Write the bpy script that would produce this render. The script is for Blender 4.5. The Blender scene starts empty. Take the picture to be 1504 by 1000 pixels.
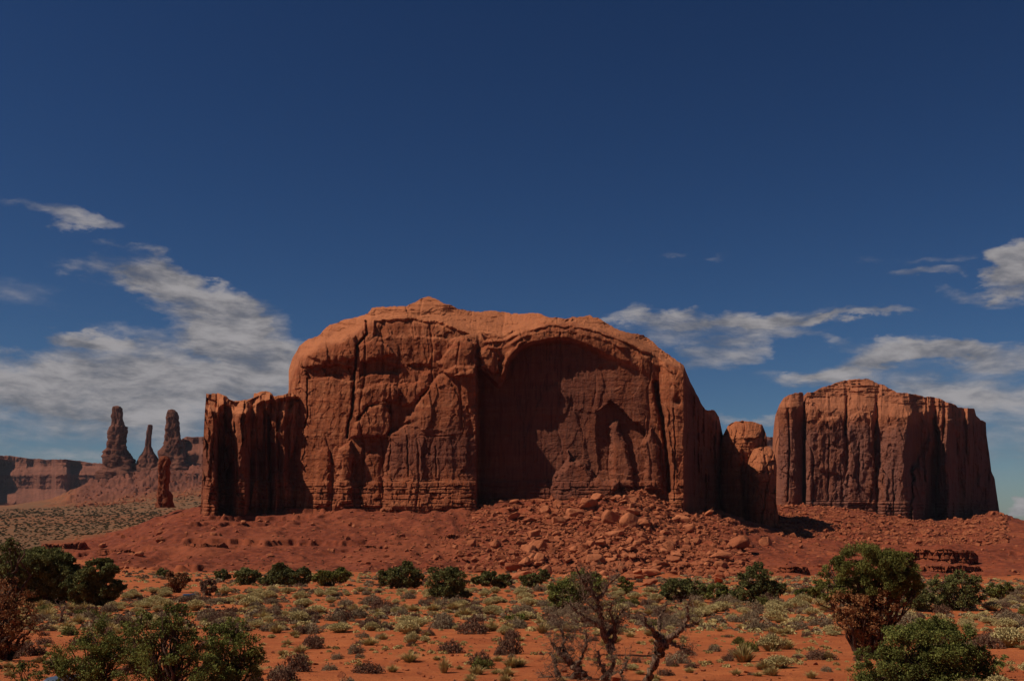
import bpy, math, random
import numpy as np

# ------------------------------------------------------------------ camera, world, sun, exposure
scn = bpy.context.scene
col = scn.collection
F_PX, HOR = 1600.0, 765.0                      # focal length in photo pixels, eye-level row
PITCH = math.atan((HOR - 500.0) / F_PX)
SP, CP = math.sin(PITCH), math.cos(PITCH)
cam_d = bpy.data.cameras.new('camera')
cam_d.sensor_width = 36.0
cam_d.lens = 36.0 * F_PX / 1504.0
cam_d.clip_start = 0.1
cam_d.clip_end = 60000.0
cam = bpy.data.objects.new('camera', cam_d)
cam.location = (0, 0, 0)
cam.rotation_euler = (math.pi / 2 + PITCH, 0, 0)
col.objects.link(cam)
scn.camera = cam

SUN_EL, SUN_AZ = math.radians(50), math.radians(15)     # azimuth: swung from due left towards the viewer
sd = np.array([-math.cos(SUN_EL) * math.cos(SUN_AZ), -math.cos(SUN_EL) * math.sin(SUN_AZ), math.sin(SUN_EL)])
sun_d = bpy.data.lights.new('sun', 'SUN')
sun_d.energy = 5.0
sun_d.angle = math.radians(0.5)
sun_d.color = (1.0, 0.93, 0.82)
sun = bpy.data.objects.new('sun', sun_d)
from mathutils import Vector
sun.rotation_euler = Vector(sd).to_track_quat('Z', 'Y').to_euler()
sun.location = (-200, -80, 300)
col.objects.link(sun)

scn.view_settings.view_transform = 'Standard'
scn.view_settings.look = 'None'
scn.view_settings.exposure = -0.36
scn.view_settings.gamma = 1.0
scn.cycles.max_bounces = 5
scn.cycles.diffuse_bounces = 2
scn.cycles.volume_bounces = 0
scn.cycles.use_denoising = True


class NT:
    """tiny node-tree writer"""
    def __init__(s, tree):
        s.t = tree
        s.n = tree.nodes
    def add(s, typ, **kw):
        n = s.n.new(typ)
        for k, v in kw.items():
            setattr(n, k, v)
        return n
    def put(s, sock, v):
        if v is None:
            return
        if isinstance(v, bpy.types.NodeSocket):
            s.t.links.new(v, sock)
        else:
            if sock.type == 'RGBA' and len(v) == 3:
                v = (*v, 1)
            sock.default_value = v
    def m(s, op, a, b=None, c=None, clamp=False):
        n = s.add('ShaderNodeMath', operation=op, use_clamp=clamp)
        for i, v in enumerate((a, b, c)):
            s.put(n.inputs[i], v)
        return n.outputs[0]
    def mix(s, f, a, b, mode='MIX'):
        n = s.add('ShaderNodeMix', data_type='RGBA', blend_type=mode)
        s.put(n.inputs[0], f); s.put(n.inputs[6], a); s.put(n.inputs[7], b)
        return n.outputs[2]
    def noise(s, vec, scale, detail=6, rough=.55, dist=0.0):
        n = s.add('ShaderNodeTexNoise')
        s.put(n.inputs['Vector'], vec); s.put(n.inputs['Scale'], scale)
        n.inputs['Detail'].default_value = detail
        n.inputs['Roughness'].default_value = rough
        n.inputs['Distortion'].default_value = dist
        return n.outputs[0]
    def vmul(s, vec, k):
        n = s.add('ShaderNodeVectorMath', operation='MULTIPLY')
        s.put(n.inputs[0], vec); s.put(n.inputs[1], k)
        return n.outputs[0]
    def ramp(s, f, a, b, lo=0.0, hi=1.0):
        n = s.add('ShaderNodeMapRange', interpolation_type='SMOOTHSTEP')
        s.put(n.inputs[0], f)
        for i, v in enumerate((a, b, lo, hi)):
            s.put(n.inputs[i + 1], v)
        return n.outputs[0]


def az_el(px, row):
    a, b = (px - 752) / F_PX, (500 - row) / F_PX
    x, y, z = a, CP - b * SP, SP + b * CP
    return math.atan2(x, y), math.atan2(z, math.hypot(x, y))


world = bpy.data.worlds.new('World')
scn.world = world
world.use_nodes = True
W = NT(world.node_tree)
W.n.clear()
sky = W.add('ShaderNodeTexSky', sky_type='NISHITA', sun_disc=False)
sky.sun_elevation = SUN_EL
sky.sun_rotation = math.atan2(sd[0], sd[1])
sky.altitude = 1700
sky.air_density = 1.0
sky.dust_density = 1.3
sky.ozone_density = 4.0
hs = W.add('ShaderNodeHueSaturation')
W.put(hs.inputs['Color'], sky.outputs[0])
hs.inputs['Saturation'].default_value = 1.12
hs.inputs['Value'].default_value = 0.78
gm = W.add('ShaderNodeGamma')
W.put(gm.inputs[0], hs.outputs[0])
gm.inputs[1].default_value = 1.36
skyc = W.mix(1.0, gm.outputs[0], (.70, .735, .76, 1), 'MULTIPLY')
tc = W.add('ShaderNodeTexCoord')
sep = W.add('ShaderNodeSeparateXYZ')
W.put(sep.inputs[0], tc.outputs['Generated'])
X_, Y_, Z_ = sep.outputs
az = W.m('ARCTAN2', X_, Y_)
el = W.m('ARCSINE', Z_)
# clouds drawn on the sky by direction: long streaks of thin cirrus and small cumulus
az0, el0 = az, el
cv = W.add('ShaderNodeCombineXYZ')
W.put(cv.inputs[0], az); W.put(cv.inputs[1], el)
warp = W.noise(cv.outputs[0], 9.0, 3, .5)
wv = W.vmul(cv.outputs[0], (1.0, 2.2, 1.0))
wa = W.noise(wv, 11.0, 7, .62)
wb_n = W.add('ShaderNodeVectorMath', operation='ADD')
W.put(wb_n.inputs[0], wv); wb_n.inputs[1].default_value = (7.3, 2.1, 0)
wb = W.noise(wb_n.outputs[0], 13.0, 7, .62)
azw = W.m('ADD', az, W.m('MULTIPLY', W.m('SUBTRACT', wa, .5), .16))
elw = W.m('ADD', el, W.m('MULTIPLY', W.m('SUBTRACT', wb, .5), .050))
st = W.add('ShaderNodeCombineXYZ')
W.put(st.inputs[0], W.m('MULTIPLY', W.m('ADD', az, W.m('MULTIPLY', el, -.35)), 9.0))
W.put(st.inputs[1], W.m('ADD', W.m('MULTIPLY', W.m('ADD', el, W.m('MULTIPLY', az, .06)), 27.0), W.m('MULTIPLY', warp, .8)))
n1 = W.noise(st.outputs[0], 1.45, 12, .57, .1)
n2 = W.noise(st.outputs[0], 4.5, 9, .62)
CLOUDS = [  # px, row, rx, ry, tilt (deg, down to the right), weight
    (375, 500, 78, 50, 24, 1.3), (285, 450, 95, 44, 30, 1.3), (205, 402, 85, 26, 8, 1.0), (290, 545, 170, 46, 6, 1.3), (70, 572, 150, 34, 2, 1.15), (190, 590, 220, 50, 2, .8),
    (140, 499, 48, 12, 4, .95), (110, 645, 240, 46, 0, .62), (100, 320, 75, 12, 2, .95), (130, 357, 36, 5, 0, .4),
    (30, 430, 70, 20, 5, .35), (1100, 466, 190, 13, 1, 1.0), (1060, 486, 150, 18, -2, 1.0), (1040, 524, 58, 20, -12, 1.1), (960, 462, 60, 10, 2, .6), (1270, 463, 80, 5, -1, .6),
    (1502, 396, 62, 27, -10, 2.3), (1440, 436, 60, 8, 12, .7), (1360, 400, 38, 8, -3, .85), (1385, 376, 50, 6, 0, .5),
    (1230, 500, 90, 9, 8, .55), (1400, 518, 130, 16, 3, 1.0), (1300, 530, 130, 15, -6, .9), (1190, 553, 90, 12, 0, .75), (1400, 560, 170, 34, 0, .85), (1460, 620, 160, 50, 4, .85), (1485, 690, 100, 30, 0, .5),
    (1500, 752, 20, 9, 0, 1.5), (1090, 618, 70, 10, 0, .85), (965, 374, 34, 5, 5, .45), (1050, 379, 26, 4, 0, .4), (1260, 385, 60, 5, 0, .4)]
tot = None
for (px, row, rx, ry, tilt, w) in CLOUDS:
    a0, e0 = az_el(px, row)
    ct, s_t = math.cos(math.radians(tilt)), math.sin(math.radians(tilt))
    da = W.m('SUBTRACT', azw, a0)
    de = W.m('SUBTRACT', elw, e0)
    u = W.m('SUBTRACT', W.m('MULTIPLY', da, ct * F_PX / rx), W.m('MULTIPLY', de, s_t * F_PX / rx))
    v = W.m('ADD', W.m('MULTIPLY', da, s_t * F_PX / ry), W.m('MULTIPLY', de, ct * F_PX / ry))
    r2 = W.m('ADD', W.m('MULTIPLY', u, u), W.m('MULTIPLY', v, v))
    mm = W.m('MULTIPLY', W.m('SUBTRACT', 1.0, W.m('MULTIPLY', r2, 0.55), clamp=True), w)
    tot = mm if tot is None else W.m('ADD', tot, mm)
tot = W.m('MINIMUM', tot, 1.5)
dens = W.m('ADD', W.m('MULTIPLY', tot, 0.62), W.m('ADD', W.m('MULTIPLY', W.m('SUBTRACT', n1, .5), 1.5), W.m('MULTIPLY', W.m('SUBTRACT', n2, .5), .22)))
dens = W.m('MULTIPLY', W.ramp(dens, .08, .98), W.ramp(tot, 0.0, .55))
shade = W.ramp(W.m('ADD', W.m('MULTIPLY', n2, .6), n1), .55, 1.0)
ccol = W.mix(shade, (3.2, 3.2, 3.5, 1), (9.0, 8.5, 8.6, 1))
fin = W.mix(W.m('MULTIPLY', dens, .93), skyc, ccol)
bg = W.add('ShaderNodeBackground')
W.put(bg.inputs[0], fin)
bg.inputs[1].default_value = 0.05
wo = W.add('ShaderNodeOutputWorld')
W.put(wo.inputs[0], bg.outputs[0])

# ------------------------------------------------------------------ numeric helpers
rng = np.random.default_rng(7)
random.seed(7)


def hsh(ix, iy, iz, seed=0):
    h = (ix.astype(np.int64) * 374761393 + iy.astype(np.int64) * 668265263 + iz.astype(np.int64) * 2147483647 + seed * 974634777) & 0xFFFFFFFF
    h = ((h ^ (h >> 13)) * 1274126177) & 0xFFFFFFFF
    h = ((h ^ (h >> 16)) * 2246822519) & 0xFFFFFFFF
    return ((h ^ (h >> 15)) & 0xFFFFFF) / float(0xFFFFFF)


def noise2(x, y, seed=0):
    x, y = np.broadcast_arrays(np.asarray(x, float), np.asarray(y, float))
    ix, iy = np.floor(x).astype(np.int64), np.floor(y).astype(np.int64)
    fx, fy = x - ix, y - iy
    fx = fx * fx * (3 - 2 * fx); fy = fy * fy * (3 - 2 * fy)
    z = np.zeros_like(ix)
    a = hsh(ix, iy, z, seed); b = hsh(ix + 1, iy, z, seed); c = hsh(ix, iy + 1, z, seed); d = hsh(ix + 1, iy + 1, z, seed)
    return ((a + (b - a) * fx) * (1 - fy) + (c + (d - c) * fx) * fy) * 2 - 1


def fbm(x, y, o=4, seed=0, gain=.5):
    s, a, t = 0, 1.0, 0
    for i in range(o):
        s = s + a * noise2(np.asarray(x) * 2 ** i + 17.3 * i, np.asarray(y) * 2 ** i - 9.1 * i, seed + i)
        t += a; a *= gain
    return s / t


def cells(x, y, seed=0):
    """worley: random value of the nearest cell, distance between the two nearest"""
    ix, iy = np.floor(x).astype(np.int64), np.floor(y).astype(np.int64)
    f1 = np.full(x.shape, 9.0); f2 = np.full(x.shape, 9.0); val = np.zeros(x.shape)
    z = np.zeros_like(ix)
    for i in (-1, 0, 1):
        for j in (-1, 0, 1):
            cx, cy = ix + i, iy + j
            d = np.hypot(cx + hsh(cx, cy, z, seed + 11) - x, cy + hsh(cx, cy, z, seed + 12) - y)
            v = hsh(cx, cy, z, seed + 13)
            n = d < f1
            f2 = np.where(n, f1, np.minimum(f2, d))
            val = np.where(n, v, val)
            f1 = np.where(n, d, f1)
    return val * 2 - 1, f2 - f1


def facets(x, y, seed=0, tilt=1.0):
    """broken planar faces: each cell is a tilted plane with its own height; sharp edges between them"""
    ix, iy = np.floor(x).astype(np.int64), np.floor(y).astype(np.int64)
    f1 = np.full(x.shape, 9.0); out = np.zeros(x.shape)
    z = np.zeros_like(ix)
    for i in (-1, 0, 1):
        for j in (-1, 0, 1):
            cx, cy = ix + i, iy + j
            dx, dy = x - cx - hsh(cx, cy, z, seed + 21), y - cy - hsh(cx, cy, z, seed + 22)
            d = np.maximum(np.abs(dx) * .9 + np.abs(dy) * .25, np.abs(dy) * .8 + np.abs(dx) * .2)
            v = hsh(cx, cy, z, seed + 23) * 2 - 1
            h = v + tilt * ((hsh(cx, cy, z, seed + 24) * 2 - 1) * dx * 1.6 + (hsh(cx, cy, z, seed + 25) * 2 - 1) * dy * 1.2)
            n = d < f1
            out = np.where(n, h, out); f1 = np.where(n, d, f1)
    return out


def sst(x, a, b):
    t = np.clip((x - a) / (b - a), 0, 1)
    return t * t * (3 - 2 * t)


def poly_sd(px, row, poly):
    """signed distance to a polygon (positive inside)"""
    P = np.array(poly, float)
    d = np.full(px.shape, 1e9); ins = np.zeros(px.shape, bool)
    for k in range(len(P)):
        a, b = P[k], P[(k + 1) % len(P)]
        e = b - a
        t = np.clip(((px - a[0]) * e[0] + (row - a[1]) * e[1]) / (e @ e + 1e-9), 0, 1)
        d = np.minimum(d, np.hypot(px - a[0] - t * e[0], row - a[1] - t * e[1]))
        c = ((a[1] > row) != (b[1] > row)) & (px < e[0] * (row - a[1]) / (e[1] + 1e-12) + a[0])
        ins ^= c
    return np.where(ins, d, -d)


def line_d(px, row, pts):
    P = np.array(pts, float)
    d = np.full(px.shape, 1e9)
    for a, b in zip(P[:-1], P[1:]):
        e = b - a
        t = np.clip(((px - a[0]) * e[0] + (row - a[1]) * e[1]) / (e @ e + 1e-9), 0, 1)
        d = np.minimum(d, np.hypot(px - a[0] - t * e[0], row - a[1] - t * e[1]))
    return d


def pw(px, row, Y):
    """world point seen at a photo pixel, at forward distance Y"""
    a, b = (np.asarray(px, float) - 752) / F_PX, (500 - np.asarray(row, float)) / F_PX
    y = CP - b * SP
    return np.stack([a / y * Y, np.ones_like(a * b) * Y, (SP + b * CP) / y * Y], -1)


def itp(x, pts):
    p = np.array(pts, float)
    return np.interp(x, p[:, 0], p[:, 1])


def mk(name, V, Fq, mat=None, parent=None, attrs=None, smooth=True, link=True):
    """mesh object from vertex array and an (n,3) or (n,4) face array (or a list of such arrays)"""
    V = np.asarray(V, np.float32).reshape(-1, 3)
    Fs = Fq if isinstance(Fq, list) else [Fq]
    Fs = [np.asarray(f, np.int32) for f in Fs if len(f)]
    me = bpy.data.meshes.new(name)
    me.vertices.add(len(V)); me.vertices.foreach_set('co', V.ravel())
    idx = np.concatenate([f.ravel() for f in Fs])
    siz = np.concatenate([np.full(len(f), f.shape[1], np.int32) for f in Fs])
    me.loops.add(len(idx)); me.loops.foreach_set('vertex_index', idx)
    me.polygons.add(len(siz))
    me.polygons.foreach_set('loop_start', np.concatenate([[0], np.cumsum(siz)[:-1]]).astype(np.int32))
    me.polygons.foreach_set('loop_total', siz)
    me.update(calc_edges=True)
    me.polygons.foreach_set('use_smooth', np.full(len(siz), smooth, bool))
    for k, a in (attrs or {}).items():
        at = me.attributes.new(k, 'FLOAT', 'POINT')
        at.data.foreach_set('value', np.asarray(a, np.float32).ravel())
    me.validate()
    if mat:
        me.materials.append(mat)
    o = bpy.data.objects.new(name, me)
    if link:
        col.objects.link(o)
    if parent:
        o.parent = parent
    return o


def gridf(r, c, off=0):
    i = np.arange(r * c).reshape(r, c) + off
    return np.stack([i[:-1, :-1], i[:-1, 1:], i[1:, 1:], i[1:, :-1]], -1).reshape(-1, 4)


def tag(o, label=None, cat=None, group=None, kind=None):
    if label: o['label'] = label
    if cat: o['category'] = cat
    if group: o['group'] = group
    if kind: o['kind'] = kind
    return o


def empty(name, loc=(0, 0, 0)):
    o = bpy.data.objects.new(name, None)
    o.location = loc
    o.empty_display_size = .5
    col.objects.link(o)
    return o


def tree_copy(o, loc, rz=0.0, sc=1.0):
    r = o.copy(); col.objects.link(r)
    r.location = loc; r.rotation_euler = (0, 0, rz); r.scale = (sc, sc, sc) if not hasattr(sc, '__len__') else sc
    for ch in list(o.children):
        c = ch.copy(); col.objects.link(c); c.parent = r
    return r


# ------------------------------------------------------------------ materials
def new_mat(name, rough=.95):
    m = bpy.data.materials.new(name)
    m.use_nodes = True
    N = NT(m.node_tree)
    N.b = N.n['Principled BSDF']
    N.b.inputs['Roughness'].default_value = rough
    N.b.inputs['Specular IOR Level'].default_value = .15
    g = N.add('ShaderNodeNewGeometry')
    N.pos = g.outputs['Position']
    return m, N


def bump(N, h, dist, strength=1.0, prev=None):
    b = N.add('ShaderNodeBump')
    b.inputs['Distance'].default_value = dist
    b.inputs['Strength'].default_value = strength
    N.put(b.inputs['Height'], h)
    if prev is not None:
        N.put(b.inputs['Normal'], prev)
    return b.outputs[0]


def rock_mat(name, warm, varn, pale, u=1.0, vamt=.75):
    """sandstone: warm body, vertical varnish streaks, pale bands along the bedding. u = metres per unit of detail"""
    m, N = new_mat(name)
    P = N.pos
    big = N.noise(P, .022 / u, 4, .6)
    streak = N.noise(N.vmul(P, (1 / u, .45 / u, .045 / u)), .30, 7, .62, .3)
    strk2 = N.noise(N.vmul(P, (1 / u, .6 / u, .03 / u)), .9, 5, .6)
    band = N.noise(N.vmul(P, (.03 / u, .03 / u, 1 / u)), .32, 6, .65, .6)
    fine = N.noise(P, .9 / u, 6, .65)
    at = N.add('ShaderNodeAttribute', attribute_name='varn').outputs['Fac']
    slk = N.add('ShaderNodeAttribute', attribute_name='slick').outputs['Fac']
    c = N.mix(N.ramp(band, .35, .68), warm, pale)
    c = N.mix(N.m('MULTIPLY', slk, .8), N.mix(N.ramp(streak, .35, .65), tuple(x * .66 for x in warm), c), N.mix(N.ramp(band, .3, .7), pale, tuple(x * 1.12 for x in pale)))  # paler slickrock, darker varnished faces; the gap also paints in deeper shade
    c = N.mix(N.m('MULTIPLY', N.ramp(fine, .35, .75), .35), c, tuple(x * .62 for x in warm))
    mot = N.noise(N.vmul(P, (1 / u, 1 / u, .7 / u)), .075, 7, .66, .5)
    c = N.mix(N.m('MULTIPLY', N.ramp(mot, .48, .68), N.m('SUBTRACT', .62, N.m('MULTIPLY', slk, .30))), c, tuple(x * .45 for x in warm))
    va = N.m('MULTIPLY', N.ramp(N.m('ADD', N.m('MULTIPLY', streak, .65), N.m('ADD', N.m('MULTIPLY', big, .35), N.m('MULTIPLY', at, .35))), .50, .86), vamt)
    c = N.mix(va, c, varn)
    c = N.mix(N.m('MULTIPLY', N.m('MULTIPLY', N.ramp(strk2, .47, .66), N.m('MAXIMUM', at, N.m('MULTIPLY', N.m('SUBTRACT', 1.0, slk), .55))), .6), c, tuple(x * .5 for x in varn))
    N.put(N.b.inputs['Base Color'], c)
    h = N.noise(N.vmul(P, (1 / u, 1 / u, 1.6 / u)), .55, 9, .68)
    n = bump(N, h, 1.3 * u, .55)
    n = bump(N, band, .7 * u, .35, n)
    n = bump(N, strk2, .5 * u, .25, n)
    N.put(N.b.inputs['Normal'], n)
    return m


M_ROCK = rock_mat('red_sandstone', (.32, .078, .027), (.115, .036, .023), (.47, .158, .064))
M_ROCK2 = rock_mat('varnished_sandstone', (.30, .085, .036), (.155, .058, .040), (.40, .135, .060), 1.25, .9)
M_LEDGE = rock_mat('red_ledge_rock', (.23, .054, .021), (.12, .034, .018), (.30, .078, .030), 1.0, .5)
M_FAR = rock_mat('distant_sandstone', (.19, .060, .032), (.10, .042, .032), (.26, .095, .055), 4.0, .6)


def boulder_mat():
    m, N = new_mat('fallen_sandstone')
    oi = N.add('ShaderNodeObjectInfo').outputs['Random']
    f = N.noise(N.pos, .8, 7, .6)
    c = N.mix(oi, (.30, .085, .034), (.48, .155, .064))
    c = N.mix(N.m('MULTIPLY', N.ramp(f, .4, .7), .5), c, (.20, .052, .022))
    N.put(N.b.inputs['Base Color'], c)
    N.put(N.b.inputs['Normal'], bump(N, N.noise(N.pos, 1.4, 8, .65), .5, .6))
    return m


M_BOULD = boulder_mat()


def ground_mat():
    m, N = new_mat('desert_soil')
    P = N.pos
    tal = N.add('ShaderNodeAttribute', attribute_name='talus').outputs['Fac']
    scr = N.add('ShaderNodeAttribute', attribute_name='scrub').outputs['Fac']
    n0 = N.noise(P, .03, 6, .6)
    n1_ = N.noise(P, .35, 8, .65)
    n2_ = N.noise(P, 2.2, 7, .65)
    sand = N.mix(N.ramp(n1_, .35, .7), (.34, .080, .023), (.47, .130, .038))
    sand = N.mix(N.m('MULTIPLY', N.ramp(n2_, .5, .72), .4), sand, (.27, .085, .033))
    red = N.mix(N.ramp(n1_, .38, .66), (.13, .026, .011), (.24, .052, .020))
    red = N.mix(N.m('MULTIPLY', N.ramp(n0, .45, .65), .45), red, (.32, .082, .031))
    red = N.mix(N.m('MULTIPLY', N.ramp(n2_, .52, .66), .45), red, (.17, .045, .022))
    band = N.noise(N.vmul(P, (.02, .02, 1)), .9, 5, .6, .4)
    red = N.mix(N.m('MULTIPLY', N.ramp(band, .56, .68), .5), red, (.20, .05, .025))
    cone = N.add('ShaderNodeAttribute', attribute_name='cone').outputs['Fac']
    red = N.mix(N.m('MULTIPLY', cone, .8), red, N.mix(N.ramp(n0, .4, .6), (.105, .036, .022), (.16, .055, .033)))
    c = N.mix(tal, sand, red)
    # low plants growing over the far plain
    dots = N.add('ShaderNodeTexVoronoi')
    dots.inputs['Scale'].default_value = .22
    N.put(dots.inputs['Vector'], N.vmul(P, (1, .45, 1)))
    dot = N.ramp(N.m('ADD', dots.outputs['Distance'], N.m('MULTIPLY', n1_, .9)), .95, .62)
    pl = N.mix(N.ramp(n0, .38, .62), (.13, .095, .038), (.10, .06, .035))
    c = N.mix(N.m('MULTIPLY', scr, .75), c, N.mix(N.ramp(n0, .42, .6), (.10, .050, .022), (.20, .075, .026)))
    c = N.mix(N.m('MULTIPLY', scr, dot), c, pl)
    vn = N.ramp(N.noise(P, .004, 4, .6), .42, .6)
    c = N.mix(N.m('MULTIPLY', N.m('MULTIPLY', scr, vn), .5), c, (.15, .085, .04))
    N.put(N.b.inputs['Base Color'], c)
    n = bump(N, N.noise(P, .8, 9, .7), .55, .55)
    n = bump(N, N.noise(P, 7.0, 5, .6), .06, .6, n)
    N.put(N.b.inputs['Normal'], n)
    return m


M_GROUND = ground_mat()


def leaf_mat(name, a, b, rough=.8, trans=.15):
    m, N = new_mat(name, rough)
    t = N.add('ShaderNodeAttribute', attribute_name='tint').outputs['Fac']
    oi = N.add('ShaderNodeObjectInfo').outputs['Random']
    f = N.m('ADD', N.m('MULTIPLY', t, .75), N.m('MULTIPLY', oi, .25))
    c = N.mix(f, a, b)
    N.put(N.b.inputs['Base Color'], c)
    tr = N.add('ShaderNodeBsdfTranslucent')
    N.put(tr.inputs[0], c)
    mx = N.add('ShaderNodeMixShader')
    mx.inputs[0].default_value = trans
    N.put(mx.inputs[1], N.b.outputs[0]); N.put(mx.inputs[2], tr.outputs[0])
    N.put(N.n['Material Output'].inputs[0], mx.outputs[0])
    return m


M_JUN = leaf_mat('juniper_green', (.045, .045, .010), (.20, .18, .038))
M_DARK = leaf_mat('dark_juniper_green', (.045, .046, .014), (.19, .175, .05))
M_LIME = leaf_mat('fresh_green', (.055, .058, .013), (.25, .25, .055))
M_BROWN = leaf_mat('dead_foliage', (.13, .048, .018), (.40, .17, .062))
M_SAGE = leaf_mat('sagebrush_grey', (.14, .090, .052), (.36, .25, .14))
M_PURP = leaf_mat('dry_brush', (.10, .045, .028), (.22, .115, .066))
M_RABB = leaf_mat('rabbitbrush_pale', (.26, .19, .075), (.68, .52, .22))
M_STRAW = leaf_mat('straw_grass', (.24, .15, .050), (.52, .37, .14))


def bark_mat(name, a, b):
    m, N = new_mat(name)
    n = N.noise(N.vmul(N.pos, (9, 9, 2.0)), 3.0, 5, .6, .4)
    N.put(N.b.inputs['Base Color'], N.mix(N.ramp(n, .35, .68), a, b))
    N.put(N.b.inputs['Normal'], bump(N, n, .03, .8))
    return m


M_OLIVE = leaf_mat('olive_scrub', (.055, .040, .018), (.135, .098, .042))
M_BARK = bark_mat('juniper_bark', (.05, .026, .016), (.17, .095, .06))
M_TWIG = bark_mat('dead_twigs', (.06, .03, .019), (.30, .18, .115))
M_DEAD = bark_mat('weathered_deadwood', (.035, .018, .012), (.30, .18, .11))


def plain_mat(name, c, rough=.5, metal=0.0):
    m, N = new_mat(name, rough)
    N.b.inputs['Metallic'].default_value = metal
    N.b.inputs['Specular IOR Level'].default_value = .5
    n = N.noise(N.pos, 3.0, 4, .5)
    N.put(N.b.inputs['Base Color'], N.mix(n, tuple(x * .85 for x in c), c))
    return m


# ------------------------------------------------------------------ the ground
YS = [3, 10, 20, 30, 44, 80, 150, 250, 330, 400, 480, 560, 640, 800, 1100, 1500, 2200, 2600, 3300, 5000, 20000]
def rowz(row, y):
    return y * math.tan(PITCH + math.atan((500 - row) / F_PX))
NEAR = [(-1.9), (-2.6), (-3.5)]
# rows at each distance from 30 m on
COLS = {
    -700: [1006, 958, 905, 866, 850, 842, 836, 818, 806, 797, 785, 771, 760, 752, 750, 748, 752, 765],
    0:    [1006, 958, 905, 866, 850, 842, 836, 818, 806, 797, 784, 769, 757, 746, 744, 742, 745, 765],
    80:   [1006, 958, 905, 866, 849, 842, 833, 815, 804, 795, 783, 768, 756, 744, 730, 742, 745, 765],
    160:  [1006, 958, 905, 866, 849, 840, 829, 808, 797, 789, 780, 767, 755, 738, 688, 742, 745, 765],
    230:  [1006, 958, 905, 866, 848, 840, 826, 795, 772, 762, 765, 762, 753, 728, 682, 742, 745, 765],
    300:  [1006, 958, 905, 866, 848, 840, 825, 780, 750, 741, 748, 756, 750, 720, 680, 742, 745, 765],
    450:  [1006, 958, 905, 866, 848, 840, 827, 784, 750, 746, 752, 760, 758, 750, 700, 745, 745, 765],
    600:  [1006, 958, 905, 866, 848, 840, 828, 784, 742, 738, 750, 760, 763, 764, 765, 765, 765, 766],
    780:  [1006, 958, 905, 866, 850, 843, 833, 780, 731, 722, 742, 758, 763, 764, 765, 765, 765, 766],
    900:  [1006, 958, 905, 866, 852, 847, 836, 778, 716, 706, 736, 756, 763, 764, 765, 765, 765, 766],
    945:  [1006, 958, 905, 866, 852, 847, 836, 780, 718, 708, 736, 756, 763, 764, 765, 765, 765, 766],
    1000: [1006, 958, 905, 866, 852, 847, 836, 788, 746, 738, 742, 756, 763, 764, 765, 765, 765, 766],
    1060: [1006, 958, 905, 866, 852, 846, 834, 798, 756, 745, 742, 752, 763, 764, 765, 765, 765, 766],
    1140: [1006, 958, 905, 866, 852, 845, 835, 812, 788, 762, 738, 746, 758, 764, 765, 765, 765, 766],
    1250: [1006, 958, 905, 866, 852, 845, 836, 818, 797, 775, 744, 747, 758, 764, 765, 765, 765, 766],
    1350: [1006, 958, 905, 868, 853, 847, 840, 822, 800, 784, 760, 757, 763, 764, 765, 765, 765, 766],
    1400: [1006, 958, 905, 868, 853, 847, 840, 824, 802, 786, 765, 760, 766, 767, 767, 767, 767, 767],
    1465: [1006, 958, 905, 870, 855, 849, 842, 826, 802, 778, 750, 760, 768, 770, 769, 768, 767, 767],
    1504: [1006, 958, 905, 870, 855, 849, 842, 826, 802, 780, 764, 770, 772, 772, 770, 769, 768, 767],
    2300: [1006, 958, 905, 870, 855, 849, 842, 830, 820, 812, 800, 790, 780, 775, 772, 770, 768, 767]}
cpx = np.array(sorted(COLS), float)
tabz = np.array([NEAR + [rowz(r, y) for r, y in zip(COLS[int(c)], YS[3:])] for c in cpx])    # px, y
LY0, LY1, NLY, NPX = math.log(3.0), math.log(20000.0), 420, 601
gpx = np.linspace(-700, 2300, NPX)
gly = np.linspace(LY0, LY1, NLY)
tmp = np.array([np.interp(gpx, cpx, tabz[:, j]) for j in range(len(YS))]).T
TAB = np.array([np.interp(gly, np.log(YS), tmp[i]) for i in range(NPX)])
def blur(a, k, ax):
    w = np.exp(-np.linspace(-2, 2, 2 * k + 1) ** 2); w /= w.sum()
    pad = [(0, 0), (0, 0)]; pad[ax] = (k, k)
    b = np.pad(a, pad, mode='edge'); out = 0
    for i in range(2 * k + 1):
        out = out + w[i] * (b[i:i + a.shape[0], :] if ax == 0 else b[:, i:i + a.shape[1]])
    return out
TAB = blur(blur(TAB, 4, 0), 3, 1)


def base_z(x, y):
    x = np.asarray(x, float); y = np.asarray(y, float)
    yy = np.maximum(y, 3.0)
    px = 752 + F_PX * x / yy / CP
    i = np.clip((px + 700) / 3000 * (NPX - 1), 0, NPX - 1.001)
    j = np.clip((np.log(yy) - LY0) / (LY1 - LY0) * (NLY - 1), 0, NLY - 1.001)
    i0, j0 = i.astype(int), j.astype(int)
    fi, fj = i - i0, j - j0
    return (TAB[i0, j0] * (1 - fi) + TAB[i0 + 1, j0] * fi) * (1 - fj) + (TAB[i0, j0 + 1] * (1 - fi) + TAB[i0 + 1, j0 + 1] * fi) * fj


def talus_mask(x, y):
    px = 752 + F_PX * x / np.maximum(y, 3.0) / CP
    toe = itp(px, [(-700, 9000), (35, 9000), (60, 640), (90, 500), (130, 420), (180, 375), (260, 340), (600, 335), (1504, 330), (2300, 400)])
    n = fbm(x / 40, y / 60, 3, 5)
    t = sst(y + n * 25, toe - 12, toe + 12)
    far = itp(px, [(-700, 700), (60, 560), (130, 620), (200, 700), (260, 900), (400, 1200), (1504, 1500), (2300, 1500)])
    t = t * (1 - sst(y, far, far * 1.25))
    return np.clip(t + sst(y, 2000, 2300) * (1 - sst(y, 2900, 3300)) * sst(px, 50, 130) * (1 - sst(px, 500, 600)), 0, 1)


HOLLOWS = []   # x, y, radius, depth


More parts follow.
